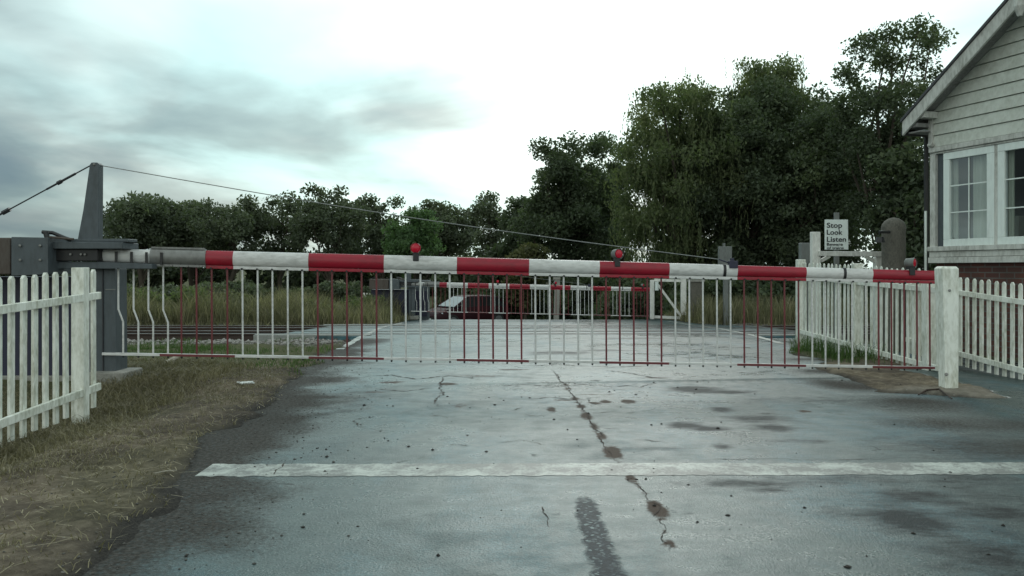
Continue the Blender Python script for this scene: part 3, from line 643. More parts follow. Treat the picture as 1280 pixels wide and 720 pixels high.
for i, (x, bent) in enumerate(bx):
    c = 'w' if bent else bandof(x); mt = M['band_white'] if c == 'w' else M['rail_red']; mb = MB()
    r0 = float(brad(x)); top = bp(x); top.z -= r0 + .02 if x > 258 else .07; low = bp(x + (0.5 if not bent else 6), 's')
    if bent:
        h = top.z - low.z; p = [top, top + Vector((0, 0, -h * .50)), Vector((low.x, low.y, top.z - h * .64)), low]
    else: p = [top, low]
    mb.tube(p, .0092, mt, 8)
    mb.tube([low + Vector((0, 0, -.013)), low + Vector((0, 0, -.030))], .009, M['black'], 6)
    q = top + BN * .012; mb.tube([q + Vector((0, 0, .004)) + BN * .007, q + Vector((0, 0, .004)) + BN * .017], .010, M['black'], 6)
    if bent: mb.beam(top + BN * .055 + Vector((0, 0, .12)), top + BN * .055 + Vector((0, 0, 0)), .022, .012, M['black'], up=BN)
    bb(mb, 'baluster', smooth=False)
# clamps and bracket
for x in (905, 1055):
    mb = MB(); p = bp(x) + Vector((0, 0, .010)); r0 = float(brad(x)) + .006; mb.tube([p - BD * .014, p + BD * .014], r0, M['black'], 20, ry=.57); bb(mb, 'strap', smooth=True)
mb = MB(); p = bp(915); mb.beam(p + Vector((-.035, 0, .075)), p + Vector((.05, 0, .073)), .09, .075, M['cabinet']); mb.tube([p + Vector((-.0, 0, .08)), p + Vector((-.0, 0, .14))], .022, M['cabinet'], 8)
mb.tube([bp(911) + Vector((0, 0, .09)), bp(898) + Vector((0, 0, .125))], .008, M['cabinet'], 6)
bb(mb, 'wire_bracket', bevel=.004)
# lamps
def lamp(x, yaw, tilt=0):
    p = bp(x); r0 = float(brad(x)); p.z += r0 + .012
    mb = MB(); mb.box(tuple(p + Vector((0, 0, -.012)) + BN * .03), (.055, .03, .085), M['black']); mb.box(tuple(p + Vector((0, 0, .018))), (.06, .07, .03), M['black']); la = bb(mb, 'lamp_bracket', bevel=.004)
    d = Vector((math.sin(yaw), -math.cos(yaw), 0)); c = p + Vector((0, 0, .075))
    mb = MB(); mb.tube([c - d * .055, c - d * .045, c + d * .02, c + d * .035], [.028, .044, .050, .050], M['greybox'] if yaw else M['lens'], 18); mb.tube([c + d * .035, c + d * .050], .053, M['greybox'] if yaw else M['lens'], 18, cap=False)
    lb = bb(mb, 'lamp', smooth=True)
    mb = MB(); mb.tube([c + d * .034, c + d * .044, c + d * .050], [.046, .040, .020], M['lens'], 18); ln_ = mb.build('lens', None, origin=BO, smooth=True); ln_.parent = lb
    return lb
lamp(520, 0.0); lamp(771, .45); lamp(1138, .75)
# mast, stay wires
mb = MB(); D = 7.93
o_ = P(0, 0, D)
def Q(x, y, D=7.95, dy=0): v = P(x, y, D); v.y += dy; return v
def plate(mb, pts, D, th, mat):   # outline in image columns and rows at distance D, given real thickness
    f = [P(x, y, D) for x, y in pts]; n = len(f)
    b_ = [v + Vector((0, th, 0)) for v in f]
    mb.add(f + b_, [tuple(range(n)), tuple(range(n, 2 * n))[::-1]] + [(i, (i + 1) % n, n + (i + 1) % n, n + i) for i in range(n)], mat)
mb = MB(); plate(mb, [(97, 299), (123, 299), (123.5, 205), (121, 203), (114, 203), (112, 206), (104, 262)], 7.90, .09, M['machine'])
mb.tube([P(117.5, 205.5, 7.89), P(117.5, 205.5, 8.0)], .012, M['bolt'], 8)
bb(mb, 'mast', bevel=.008)
mb = MB(); a_ = P(121, 206, 7.95); b_ = bp(898) + Vector((0, 0, .125)); mb.tube([a_.lerp(b_, i / 8) + Vector((0, 0, -.05 * math.sin(math.pi * i / 8))) for i in range(9)], .0048, M['wire'], 6); bb(mb, 'stay_wire', smooth=True)
mb = MB(); a_ = P(113, 207, 7.95); b_ = P(-70, 306, 7.95); mb.tube([a_, b_], .0065, M['machine_dark'], 6); q = a_.lerp(b_, .12)
for t0, t1, rr in ((.10, .20, .012), (.195, .225, .020), (.225, .30, .010), (.55, .60, .022), (.60, .66, .010)): mb.tube([a_.lerp(b_, t0), a_.lerp(b_, t1)], rr, M['machine_dark'], 8)
bb(mb, 'back_stay', smooth=True)
# machine
mb = MB(); plate(mb, [(61, 311), (153, 311), (153, 303), (61, 302)], 7.78, .34, M['machine']); plate(mb, [(84, 303), (84, 298.5), (160, 298.5), (160, 302.5)], 7.84, .2, M['machine']); bb(mb, 'top_plate', bevel=.006)
mb = MB(); plate(mb, [(61, 326), (122, 326), (122, 311.5), (61, 311.5)], 7.84, .22, M['black'])
for x in (88, 101, 106): mb.tube([P(x, 318, 7.835), P(x, 318, 7.82)], .012, M['bolt'], 8)
bb(mb, 'pivot_housing', bevel=.006)
mb = MB(); plate(mb, [(60, 336), (190, 336), (190, 330), (120, 327), (60, 327)], 7.87, .12, M['machine']); bb(mb, 'lower_arm', bevel=.005)
mb = MB(); plate(mb, [(14, 345), (60, 343), (60, 297), (14, 296)], 7.7, .42, M['machine'])
for x, y in ((25, 307), (25, 325), (50, 307), (50, 325)): mb.tube([P(x, y, 7.695), P(x, y, 7.68)], .013, M['bolt'], 8)
bb(mb, 'counterweight_plate', bevel=.006)
mb = MB(); plate(mb, [(-75, 343), (13, 343), (13, 297), (-75, 297)], 7.74, .36, M['brownmetal']); bb(mb, 'counterweight', bevel=.01)
mb = MB(); mb.tube([P(53, 290, 7.8), P(66, 291, 7.8), P(80, 297, 7.8), P(88, 300, 7.8)], .018, M['black'], 8); mb.tube([P(57, 290, 7.75), P(61, 303, 7.75)], .025, M['black'], 8); mb.tube([P(60, 296, 7.75), P(92, 299, 7.75)], .012, M['brownmetal'], 6); bb(mb, 'lever', smooth=True)
mb = MB(); plate(mb, [(118, 472), (145, 470), (144, 336), (118, 336)], 7.98, .24, M['machine']); mb.beam(P(128.5, 337, 7.975), P(129, 468, 7.975), .012, .012, M['machine_dark'], up=(0, 1, 0))
mb.box(tuple(P(138, 362, 7.978)), (.10, .006, .012), M['greybox']); plate(mb, [(128, 473), (153, 472), (153, 467), (128, 467)], 7.90, .40, M['machine']); bb(mb, 'pedestal', bevel=.006)
mb = MB(); plate(mb, [(-42, 500), (117, 500), (117, 346), (-42, 346)], 8.12, .5, M['cabinet']); mb.box(tuple(P(40, 420, 8.115)), (.02, .01, 1.1), M['machine_dark']); bb(mb, 'machine_cabinet', bevel=.01)
mb = MB(); mb.box((P(133, 0, 8.0).x + .06, 8.06, .06), (.34, .42, .12), M['concrete']); mb.box((P(38, 0, 8.3).x, 8.35, .0), (1.35, .6, .12), M['concrete']); bb(mb, 'plinth', bevel=.01)
far = copy_tree(barrier); tag(far, 'distant red and white crossing barrier lowered beyond the railway in front of the car', 'crossing barrier', 'crossing barriers either side of the railway')
FB = P(511, 0, 28.6); far.location = (FB.x - .06, 28.6, pf(28.7) + .03)

# ---------------------------------------------------------------- picket fences
def picket(root, p, zb_, zt, along, wd=.075, th=.02, mat=None, org=None, jit=0.0):
    """p: foot point (x,y); along: unit vector of the fence line"""
    mb = MB(); a3 = Vector((along[0], along[1], 0)).normalized(); n3 = Vector((-a3.y, a3.x, 0)); h = zt - zb_
    poly = [(-wd / 2, 0), (wd / 2, 0), (wd / 2, h - .022), (wd / 2 - .014, h - .005), (wd * .12, h), (-wd * .12, h), (-wd / 2 + .014, h - .005), (-wd / 2, h - .022)]
    up = Vector((jit, jit * .4, 1)).normalized()
    mb.prism(poly, Vector((p[0], p[1], zb_)) - n3 * th / 2, a3, up, n3 * th, mat or M['fence']); return mb.build('picket', root, origin=org)
rj = random.Random(3)
# left fence
lf = Vector((-3.37, 6.5, 0)); lfo = empty('picket_fence', lf, 'white picket fence at the left edge with a thick square end post', 'fence', 'white picket fences')
y = 6.70
while y > 3.6:
    zz = -.04 * (6.7 - y); zt = 1.095 + zz * 1.1; zb_ = -.012 + zz * 1.1
    if not (6.42 < y < 6.57): picket(lfo, (-3.37, y), zb_ + rj.uniform(-.01, .01), zt + rj.uniform(-.008, .008), (0, 1), wd=.052, org=lf, jit=rj.uniform(-.006, .006))
    y -= .138
for za, zc, nm in ((.885, .755, 'rail'), (.15, .0, 'rail')):
    mb = MB(); mb.beam((-3.338, 6.735, za), (-3.338, 3.5, zc), .03, .058, M['fence']); mb.build(nm, lfo, origin=lf, bevel=.004)
mb = MB(); mb.box((-3.372, 6.50, .50), (.10, .09, 1.22), M['fence']); mb.tube([(-3.34, 6.456, .89), (-3.34, 6.44, .89)], .014, M['bolt'], 8); mb.tube([(-3.35, 6.456, .13), (-3.35, 6.44, .13)], .012, M['bolt'], 8); mb.build('post', lfo, origin=lf, bevel=.012)
mb = MB(); mb.box((-3.37, 4.0, .42), (.11, .11, 1.1), M['fence']); mb.build('post', lfo, origin=lf, bevel=.012)
# right fence by the road
rf = Vector((4.60, 8.98, 0)); rfo = empty('picket_fence', rf, 'white picket fence running back from behind the boom tip towards the Stop Look Listen sign', 'fence', 'white picket fences')
FL = 3.40; dirv = Vector((-.29, 3.38, 0)).normalized()
t = .0
while t < FL:
    p = rf + dirv * t; q = t / FL
    zt = 1.085 + .115 * q; zb_ = -.08 + .02 * q
    if not (abs(t - 1.75) < .07 or abs(t - .16) < .06): picket(rfo, (p.x, p.y), zb_, zt + rj.uniform(-.01, .01), dirv, .046, .012, org=rf, jit=rj.uniform(-.008, .008))
    t += .1165
for za, zc in ((.87, .98), (.03, .17)):
    mb = MB(); e = rf + dirv * FL; mb.beam((rf.x - .03, rf.y - .05, za), (e.x - .03, e.y, zc), .03, .06, M['fence']); mb.build('rail', rfo, origin=rf, bevel=.004)
mb = MB(); s0 = .145
base = P(1185.5, 493, 7.5); top = P(1183.0, 333, 7.5); vs_ = []
for c, hh in ((base + Vector((0, 0, -.1)), .058), (base + Vector((0, 0, .15)), .060), (top + Vector((0, 0, -.02)), .074), (top, .058)):
    for i, j in ((-1, -1), (1, -1), (1, 1), (-1, 1)): vs_.append(c + Vector((i * hh, j * hh, 0)))
fs = [(3, 2, 1, 0), (12, 13, 14, 15)] + [(r_ * 4 + k, r_ * 4 + (k + 1) % 4, r_ * 4 + 4 + (k + 1) % 4, r_ * 4 + 4 + k) for r_ in range(3) for k in range(4)]
mb.add(vs_, fs, M['fence']); mb.tube([P(1187, 363, 7.44), P(1187, 363, 7.42)], .013, M['bolt'], 8); mb.tube([P(1183, 468, 7.44), P(1183, 468, 7.42)], .016, M['bolt'], 8); bo_ = Vector((base.x, base.y, 0)); o = mb.build('gate_post', origin=bo_, bevel=.012); o.location = bo_; tag(o, 'thick leaning white post at the tip of the near barrier boom', 'post')
for t, wz in ((1.75, 1.17), (.16, 1.05), (FL + .04, 1.24)):
    mb = MB(); p = rf + dirv * t; mb.box((p.x + .0, p.y, wz / 2 - .1), (.12, .12, wz + .2), M['fence']); mb.build('post', rfo, origin=rf, bevel=.01)
# right fence along the footpath
r2 = Vector((4.98, 9.3, 0)); r2o = empty('picket_fence', r2, 'low white picket fence across the footpath in front of the dark brick base', 'fence', 'white picket fences')
d2 = Vector((5.07 - 4.98, 8.35 - 9.3, 0)).normalized(); t = -.9
while t < 3.0:
    p = r2 + d2 * t; zt = 1.01 - .05 * t; zb_ = .025 - .04 * t
    picket(r2o, (p.x, p.y), zb_, zt + rj.uniform(-.008, .008), d2, .050, .015, org=r2, jit=rj.uniform(-.006, .006)); t += .119
for za, kk in ((.84, .065), (.165, .07)):
    mb = MB(); a_ = r2 + d2 * -.95; b_ = r2 + d2 * 3.05; mb.beam((a_.x - .03, a_.y, za + .95 * kk), (b_.x - .03, b_.y, za - 3.05 * kk), .03, .055, M['fence']); mb.build('rail', r2o, origin=r2, bevel=.003)
mb = MB(); p = r2 + d2 * 3.1; mb.box((p.x, p.y, .40), (.11, .11, 1.1), M['fence']); mb.build('post', r2o, origin=r2, bevel=.01)

# ---------------------------------------------------------------- wicket gate, sign, pillar, boxes
g0 = Vector((P(1019, 0, 12.7).x, 12.7, pf(12.7))); gt = empty('wicket_gate', g0, 'tall white post with a cross rail framing the footpath behind the picket fence', 'gate')
mb = MB(); a_ = P(1019, 290, 12.7); mb.box((a_.x, 12.7, (a_.z + g0.z - .1) / 2), (.125, .12, a_.z - g0.z + .1), M['white']); mb.build('post', gt, origin=g0, bevel=.01)
a_ = P(1099, 321, 12.7); mb = MB(); mb.box((a_.x, 12.7, (a_.z + g0.z - .1) / 2), (.15, .12, a_.z - g0.z + .1), M['white']); mb.build('post', gt, origin=g0, bevel=.01)
mb = MB(); mb.beam(P(1023, 317, 12.62), P(1106, 317.5, 12.62), .07, .075, M['trim']); mb.build('cross_rail', gt, origin=g0, bevel=.006)
mb = MB(); mb.beam(P(1026, 326, 12.72), P(1037, 320, 12.72), .04, .05, M['white']); mb.build('brace', gt, origin=g0); mb = MB(); mb.beam(P(1081, 320, 12.72), P(1093, 327, 12.72), .04, .05, M['white']); mb.build('brace', gt, origin=g0)

s0 = Vector((P(1045, 0, 14).x, 14.0, pf(14))); sg = empty('warning_sign', s0, 'white sign reading Stop Look Listen Beware of trains on a grey post', 'sign')
mb = MB(); plate(mb, [(1031, 312), (1060.5, 312), (1060, 274.5), (1031, 274.5)], 13.96, .012, M['signwhite']); bd = mb.build('sign_board', sg, origin=s0, bevel=.003)
mb = MB(); a_ = P(1045, 266, 14.05); mb.box((a_.x, 14.03, (a_.z + s0.z - .1) / 2), (.075, .06, a_.z - s0.z + .1), M['greybox']); mb.build('post', sg, origin=s0, bevel=.005)
mb = MB(); plate(mb, [(1061.5, 314), (1062.5, 314), (1074, 303), (1074, 276), (1061.5, 274)], 14.4, .02, M['cabinet'])
def text(body, px, py, hpx, D, parent, wpx):
    cu = bpy.data.curves.new('lettering', 'FONT'); cu.body = body; cu.size = 1; cu.extrude = .002; cu.offset = .012
    o = bpy.data.objects.new('lettering', cu); COL.objects.link(o); bpy.context.view_layer.update()
    dg = bpy.context.evaluated_depsgraph_get(); me = bpy.data.meshes.new_from_object(o.evaluated_get(dg)); bpy.data.objects.remove(o)
    co_ = np.empty(len(me.vertices) * 3, np.float32); me.vertices.foreach_get('co', co_); co_ = co_.reshape(-1, 3)
    w_ = co_[:, 0].max() - co_[:, 0].min(); sx = wpx * D / F / w_; sy = hpx * D / F / .70
    a_ = P(px, py, D); out_ = np.stack([(co_[:, 0] - co_[:, 0].min()) * sx + a_.x, np.full(len(co_), D) - co_[:, 2] * 1.0 - .0, co_[:, 1] * sy + a_.z], -1) - np.array(s0)
    me.vertices.foreach_set('co', out_.astype(np.float32).ravel()); me.materials.clear(); me.materials.append(M['signtext']); me.update()
    o = bpy.data.objects.new('lettering', me); COL.objects.link(o); o.parent = parent; return o
for body, y, h, wpx in (('Stop', 284.5, 6.2, 19), ('Look', 293.2, 6.2, 19.5), ('Listen', 302, 6.2, 24), ('Beware', 307, 3.4, 20), ('of trains', 311.2, 3.0, 21)):
    text(body, 1033.6, y, h, 13.955, bd, wpx)

p0 = Vector((P(1117, 0, 12.3).x, 12.3, pf(12.3))); pl = empty('gate_pillar', p0, 'thick weathered stone gate post with a rounded top beside the building', 'pillar')
mb = MB(); zt = P(0, 272, 12.3).z; ctr = (p0.x, p0.y)
prof_ = [(p0.z - .1, .165), (.3, .165), (zt - .22, .165), (zt - .16, .172), (zt - .10, .16), (zt - .05, .125), (zt - .015, .07), (zt, .01)]
mb.tube([(ctr[0], ctr[1], z) for z, r_ in prof_], [r_ for z, r_ in prof_], M['stone'], 24); mb.build('shaft', pl, origin=p0, smooth=True)
mb = MB(); mb.tube([P(1112, 290, 12.15), P(1099, 290, 12.1), P(1099, 296, 12.1)], .022, M['black'], 8); mb.tube([P(1100, 296, 12.1), P(1100, 303, 12.1)], [.05, .07], M['black'], 12); mb.build('lantern_bracket', pl, origin=p0)

def postbox(name, px0, px1, y0, y1, D, mat, label, cat, polew=.06):
    o0 = Vector((P((px0 + px1) / 2, 0, D).x, D, pf(D))); e = empty(name, o0, label, cat)
    mb = MB(); plate(mb, [(px0, y1), (px1, y1), (px1, y0), (px0, y0)], D - .1, .16, mat); mb.build('box', e, origin=o0, bevel=.01)
    mb = MB(); zt = P(0, y1, D).z; mb.box((o0.x, D - .02, (zt + o0.z - .1) / 2), (polew, polew, zt - o0.z + .1), M['greybox']); mb.build('pole', e, origin=o0); return e, o0
postbox('equipment_box', 1002, 1013.5, 303.5, 330, 14.3, M['greybox'], 'small grey box on a pole left of the Stop Look Listen sign', 'equipment box')
e, o0 = postbox('signal_post', 899, 915, 308, 331, 24.2, M['greybox'], 'slim grey pole with a small square box on top beyond the railway', 'signal post', .13)
mb = MB(); mb.tube([P(905, 309, 24.15), P(905, 304, 24.15)], .04, M['greybox'], 8); mb.build('cap', e, origin=o0)

# far white braced gate, brick pillar, far cabinet, far small fence, far pale post
g1 = Vector((P(836, 0, 28).x, 28.0, pf(28))); fg = empty('field_gate', g1, 'white square gate frame with a diagonal brace right of the distant barrier', 'gate')
for q in (([(813, 399), (818, 399), (818, 350), (813, 350)]), ([(851.5, 394), (858, 394), (858, 346), (851.5, 346)])):
    mb = MB(); plate(mb, q, 28, .12, M['white']); mb.build('stile', fg, origin=g1, bevel=.008)
for ya, yb in ((349, 352), (395, 398.5)):
    mb = MB(); mb.beam(P(818, ya + 1, 28.06), P(855, yb - 1, 28.06), .07, .09, M['white']); mb.build('rail', fg, origin=g1)
mb = MB(); mb.beam(P(821, 354, 27.95), P(851, 395, 27.95), .05, .075, M['white']); mb.build('brace', fg, origin=g1)
mb = MB(); mb.tube([P(821, 352, 27.9), P(821, 363, 27.9)], .06, M['signwhite'], 8); mb.build('catch', fg, origin=g1)
p1 = Vector((P(870, 0, 27).x, 27, pf(27))); bpil = empty('brick_pillar', p1, 'small dark brick pillar between the braced gate and the grey pole', 'pillar')
mb = MB(); zt = P(0, 352, 27).z; mb.box((p1.x, 27, (zt + p1.z) / 2 - .05), (.40, .40, zt - p1.z + .1), M['stone']); mb.build('shaft', bpil, origin=p1, bevel=.01)
mb = MB(); mb.box((p1.x, 27, zt + .03), (.48, .48, .07), M['concrete']); mb.build('cap', bpil, origin=p1, bevel=.01)
p2 = Vector((P(524, 0, 29.6).x, 29.6, pf(29.6))); cb = empty('relay_cabinet', p2, 'grey steel equipment cabinet beside the far barrier mechanism', 'cabinet')
zt = P(0, 352, 29.6).z
mb = MB(); mb.box((p2.x, 29.6, (zt + p2.z) / 2), (.70, .45, zt - p2.z), M['machine']); mb.build('cabinet_body', cb, origin=p2, bevel=.015)
mb = MB(); mb.box((p2.x, 29.365, (zt + p2.z) / 2 - .1), (.60, .02, zt - p2.z - .45), M['cabinet']); dr = mb.build('door', cb, origin=p2, bevel=.004)
mb = MB(); mb.box((p2.x + .22, 29.345, p2.z + .6), (.03, .03, .12), M['bolt']); h_ = mb.build('handle', None, origin=p2); h_.parent = dr
mb = MB(); mb.box((p2.x, 29.6, zt + .025), (.78, .53, .05), M['machine']); mb.build('roof', cb, origin=p2, bevel=.01)
p3 = Vector((P(473, 0, 30).x, 30, pf(30))); sf = empty('picket_fence', p3, 'small distant white picket fence behind the tall weeds left of the far barrier', 'fence', 'white picket fences')
for i in range(9):
    px = 455 + i * 3.6; mb = MB(); a_ = P(px, 366 + (i % 3) * .4, 30); mb.box((a_.x, 30, (a_.z + p3.z) / 2), (.06, .02, a_.z - p3.z), M['white']); mb.build('picket', sf, origin=p3)
mb = MB(); mb.beam(P(453, 371, 29.97), P(486, 371, 29.97), .03, .07, M['white']); mb.build('rail', sf, origin=p3)

# white trough seen through the footpath fence
t0 = Vector((6.35, 9.15, 0)); tr = MB(); 
tr.hexa([(5.95, 8.9, 0), (6.25, 8.55, 0), (6.75, 9.0, 0), (6.5, 9.4, 0), (5.93, 8.9, .42), (6.25, 8.5, .42), (6.8, 9.0, .42), (6.5, 9.42, .42)], M['concrete'])
tr.beam((5.93, 8.9, .43), (6.25, 8.5, .43), .06, .05, M['concrete']); tr.beam((6.25, 8.5, .431), (6.8, 9.0, .431), .06, .05, M['concrete'])
o = tr.build('planter_trough', origin=t0, bevel=.01); o.location = t0; tag(o, 'pale concrete trough standing behind the footpath picket fence', 'trough')
# stick, litter, iron bar
def ground_obj(name, pts, r_, mat, label, cat):
    q = []
    for x, y, dz_ in pts: X, D = G(x, y); q.append(Vector((X, D, float(max(terr(X, D), pf(D))) + dz_)))
    mb = MB(); mb.tube(q, r_, mat, 8); o = mb.build(name, origin=q[0], smooth=True); o.location = q[0]; return tag(o, label, cat)
ground_obj('fallen_branch', [(207, 459, .03), (216, 456, .04), (226, 450.5, .05)], [.022, .03, .018], M['stick'], 'pale broken branch lying on the grass under the barrier', 'branch')
ground_obj('fallen_branch', [(190, 471, .0), (215, 468, .02), (240, 462, .01)], [.012, .014, .008], M['sleeper'], 'thin dark branch lying on the dirt just below the pale one', 'branch')
ground_obj('straw_stalk', [(193, 600, .012), (207, 597, .018), (221, 592, .012)], [.003, .004, .002], M['stick'], 'single long pale stalk on the verge left of the stop line', 'stalk')
ground_obj('iron_strap', [(1148, 494, .004), (1158, 492, .008), (1174, 493, .006), (1190, 499, .004)], [.006, .008, .008, .005], M['rail_side'], 'rusty curved iron strap at the foot of the leaning white end post', 'iron strap')
mb = MB(); rnd = random.Random(9)
q0 = G(311, 483); zz = float(terr(*q0)) + .02
for i in range(5):
    c = Vector((q0[0] + rnd.uniform(-.09, .09), q0[1] + rnd.uniform(-.05, .05), zz)); a_ = rnd.uniform(0, 3)
    mb.box(tuple(c), (rnd.uniform(.03, .08), .03, .012), M['litter'], Matrix.Rotation(a_, 3, 'Z') @ Matrix.Rotation(.3, 3, 'X'))
o = mb.build('paper_litter', origin=(q0[0], q0[1], zz)); o.location = (q0[0], q0[1], zz); tag(o, 'torn scraps of white paper on the verge grass', 'litter')

# ---------------------------------------------------------------- signal box building
bd_ = Vector((.3125, -.95, 0)).normalized(); bn = Vector((-.95, -.3125, 0)).normalized(); bi = -bn
B0 = Vector((P(1165, 0, 12).x, 12.0, 0))
bld = empty('signal_box', B0, 'pale weatherboarded railway signal box on a dark brick base at the right edge', 'building')
def hit(x, off=0.0):   # distance along the facade for image column x (plane moved off metres outwards)
    u = (x - CX) / F; o_ = B0 + bn * off
    return (u * o_.y - o_.x) / (bd_.x - u * bd_.y)
def fp(s, z, off=0.0): return B0 + bd_ * s + bn * off + Vector((0, 0, z))
def zat(x, y, off=0.0): s = hit(x, off); p = B0 + bd_ * s + bn * off; return CAMZ + (HZ - y) / F * p.y
def fbox(mb, s0_, s1_, z0_, z1_, o0_, o1_, mat):
    mb.hexa([fp(s0_, z0_, o1_), fp(s1_, z0_, o1_), fp(s1_, z0_, o0_), fp(s0_, z0_, o0_), fp(s0_, z1_, o1_), fp(s1_, z1_, o1_), fp(s1_, z1_, o0_), fp(s0_, z1_, o0_)], mat)
WID, DEP = 4.6, 7.0
zsill = zat(1165, 329); zhead = zat(1167, 187); 
mb = MB(); fbox(mb, .03, WID - .03, -.2, zsill - .004, -DEP, -.05, M['brick']); o = mb.build('brick_base', bld, origin=B0)
me = o.data; uv = me.uv_layers.new(name='UVMap')
for poly in me.polygons:
    for li in poly.loop_indices:
        v = me.vertices[me.loops[li].vertex_index].co; uv.data[li].uv = (Vector(v).dot(bd_) + Vector(v).dot(bi), v.z)
# roof line (bargeboard) from the photo
e0s, e0z = hit(1128, .30), zat(1128, 149, .30); e1s, e1z = hit(1258, .30), zat(1258, 0, .30)
pitch = (e1z - e0z) / (e1s - e0s); mid_s = WID / 2
def zroof(s): return e0z + pitch * ((s if s < mid_s else WID - s) - e0s)
# weatherboards of the gable, each board tilted
z = zhead + .03; k = 0; bh = .168; wallmb = MB()
def board(mb, s0_, s1_, s0b, s1b, z0_, z1_):
    lo, hi = .028, .008
    mb.hexa([fp(s0_, z0_, lo), fp(s1_, z0_, lo), fp(s1_, z0_, -.02), fp(s0_, z0_, -.02), fp(s0b, z1_, hi), fp(s1b, z1_, hi), fp(s1b, z1_, -.02), fp(s0b, z1_, -.02)], M['siding'])
while z < zroof(mid_s) - .1:
    z1_ = z + bh - .010
    def sroof(zz): return max(0.0, (zz + .10 - e0z) / pitch + e0s)
    a0, a1 = sroof(z), sroof(z1_)
    if WID - 2 * a1 < .05: break
    board(wallmb, a0 + .0, WID - a0, a1, WID - a1, z, z1_); z += bh
wallmb.build('weatherboard_gable', bld, origin=B0)
mb = MB()   # backing behind the boards and the body of the upper storey (side and rear walls)
poly = [(.02, zhead), (WID - .02, zhead), (WID - .02, zroof(0) - .15), (mid_s, zroof(mid_s) - .2), (.02, zroof(0) - .15)]
mb.prism(poly, fp(0, 0, -.022), bd_, Vector((0, 0, 1)), bi * .06, M['siding'])
fbox(mb, .02, .10, zsill, zroof(0) - .12, -DEP, -.09, M['siding']); fbox(mb, WID - .10, WID - .02, zsill, zroof(0) - .12, -DEP, -.09, M['siding']); fbox(mb, .1, WID - .1, zsill, zroof(0) - .12, -DEP, -DEP + .08, M['siding'])
mb.build('wall', bld, origin=B0)
mb = MB(); fbox(mb, .12, WID - .12, zsill - .0, zsill + .02, -3.0, -.12, M['room']); fbox(mb, .12, WID - .12, zhead + .10, zhead + .14, -3.0, -.12, M['room']); fbox(mb, .12, WID - .12, zsill + .03, zhead + .09, -3.05, -3.0, M['room']); fbox(mb, .105, .125, zsill + .03, zhead + .09, -2.95, -.10, M['roomdark']); mb.build('interior', bld, origin=B0)
# trims
mb = MB(); fbox(mb, -.01, .085, zsill, zhead + .02, -.06, .03, M['trim']); mb.build('corner_board', bld, origin=B0, bevel=.004)
mb = MB(); fbox(mb, -.03, .045, zhead + .02, zroof(0) - .06, -.06, .045, M['trim']); mb.build('corner_board', bld, origin=B0, bevel=.01)
zw0, zw1 = zat(1180, 308), zat(1180, 192)
mb = MB(); fbox(mb, -.01, WID, zw1 + .035, zhead + .022, -.05, .055, M['trim']); fbox(mb, -.01, WID, zw1 + .005, zw1 + .03, -.05, .03, M['trim']); mb.build('window_head', bld, origin=B0, bevel=.005)
mb = MB(); hgt = (zw0 - zsill) / 3; 
fbox(mb, -.015, WID, zw0 - hgt + .012, zw0 - .002, -.05, .075, M['trim']); fbox(mb, -.01, WID, zw0 - 2 * hgt + .008, zw0 - hgt + .008, -.05, .045, M['trim']); fbox(mb, -.015, WID, zsill, zw0 - 2 * hgt + .003, -.05, .06, M['trim']); mb.build('sill_boards', bld, origin=B0, bevel=.006)
# windows: paired casements
x_g0, x_g1 = hit(1188), hit(1234); f0, f1 = hit(1180.5), hit(1243.5)
zg0, zg1 = zat(1190, 299), zat(1190, 199)
pane_w = (x_g1 - x_g0); fw = x_g0 - f0
def window(s0_):
    s1_ = s0_ + fw * 2 + pane_w + .02
    mb = MB(); 
    fbox(mb, s0_, s1_, zw0, zg0, -.04, .022, M['upvc']); fbox(mb, s0_, s1_, zg1, zw1, -.04, .022, M['upvc'])
    fbox(mb, s0_, s0_ + fw, zg0 + .001, zg1 - .001, -.04, .021, M['upvc']); fbox(mb, s1_ - fw - .01, s1_, zg0 + .001, zg1 - .001, -.04, .021, M['upvc'])
    wn = mb.build('window', bld, origin=B0, bevel=.004)
    g0_, g1_ = s0_ + fw, s1_ - fw - .01
    mb = MB(); mb.add([fp(g0_, zg0, -.012), fp(g1_, zg0, -.012), fp(g1_, zg1, -.012), fp(g0_, zg1, -.012)], [(0, 1, 2, 3)], M['glass']); g_ = mb.build('pane', None, origin=B0); g_.parent = wn
    mb = MB(); m_ = (g0_ + g1_) / 2; fbox(mb, m_ - .008, m_ + .008, zg0, zg1, -.010, -.002, M['upvc'])
    for kk in (1 / 3, 2 / 3): zc_ = zg0 + (zg1 - zg0) * kk; fbox(mb, g0_, m_ - .008, zc_ - .008, zc_ + .008, -.010, -.002, M['upvc']); fbox(mb, m_ + .008, g1_, zc_ - .008, zc_ + .008, -.010, -.002, M['upvc'])
    b_ = mb.build('glazing_bars', None, origin=B0); b_.parent = wn
    return s1_
s = f0; ws = []
while s < WID - 1.0:
    e_ = window(s); ws.append((s, e_))
    mb = MB(); fbox(mb, e_ + .002, e_ + .05, zw0, zw1, -.05, .012, M['cabinet'] if False else M['trim']); mb.build('mullion', bld, origin=B0); s = e_ + .052
mb = MB(); fbox(mb, .087, f0 - .003, zw0, zw1, -.05, -.02, M['machine']); mb.build('recess_shade_strip', bld, origin=B0)  # dark grey strip painted in for the shade of the recess beside the window
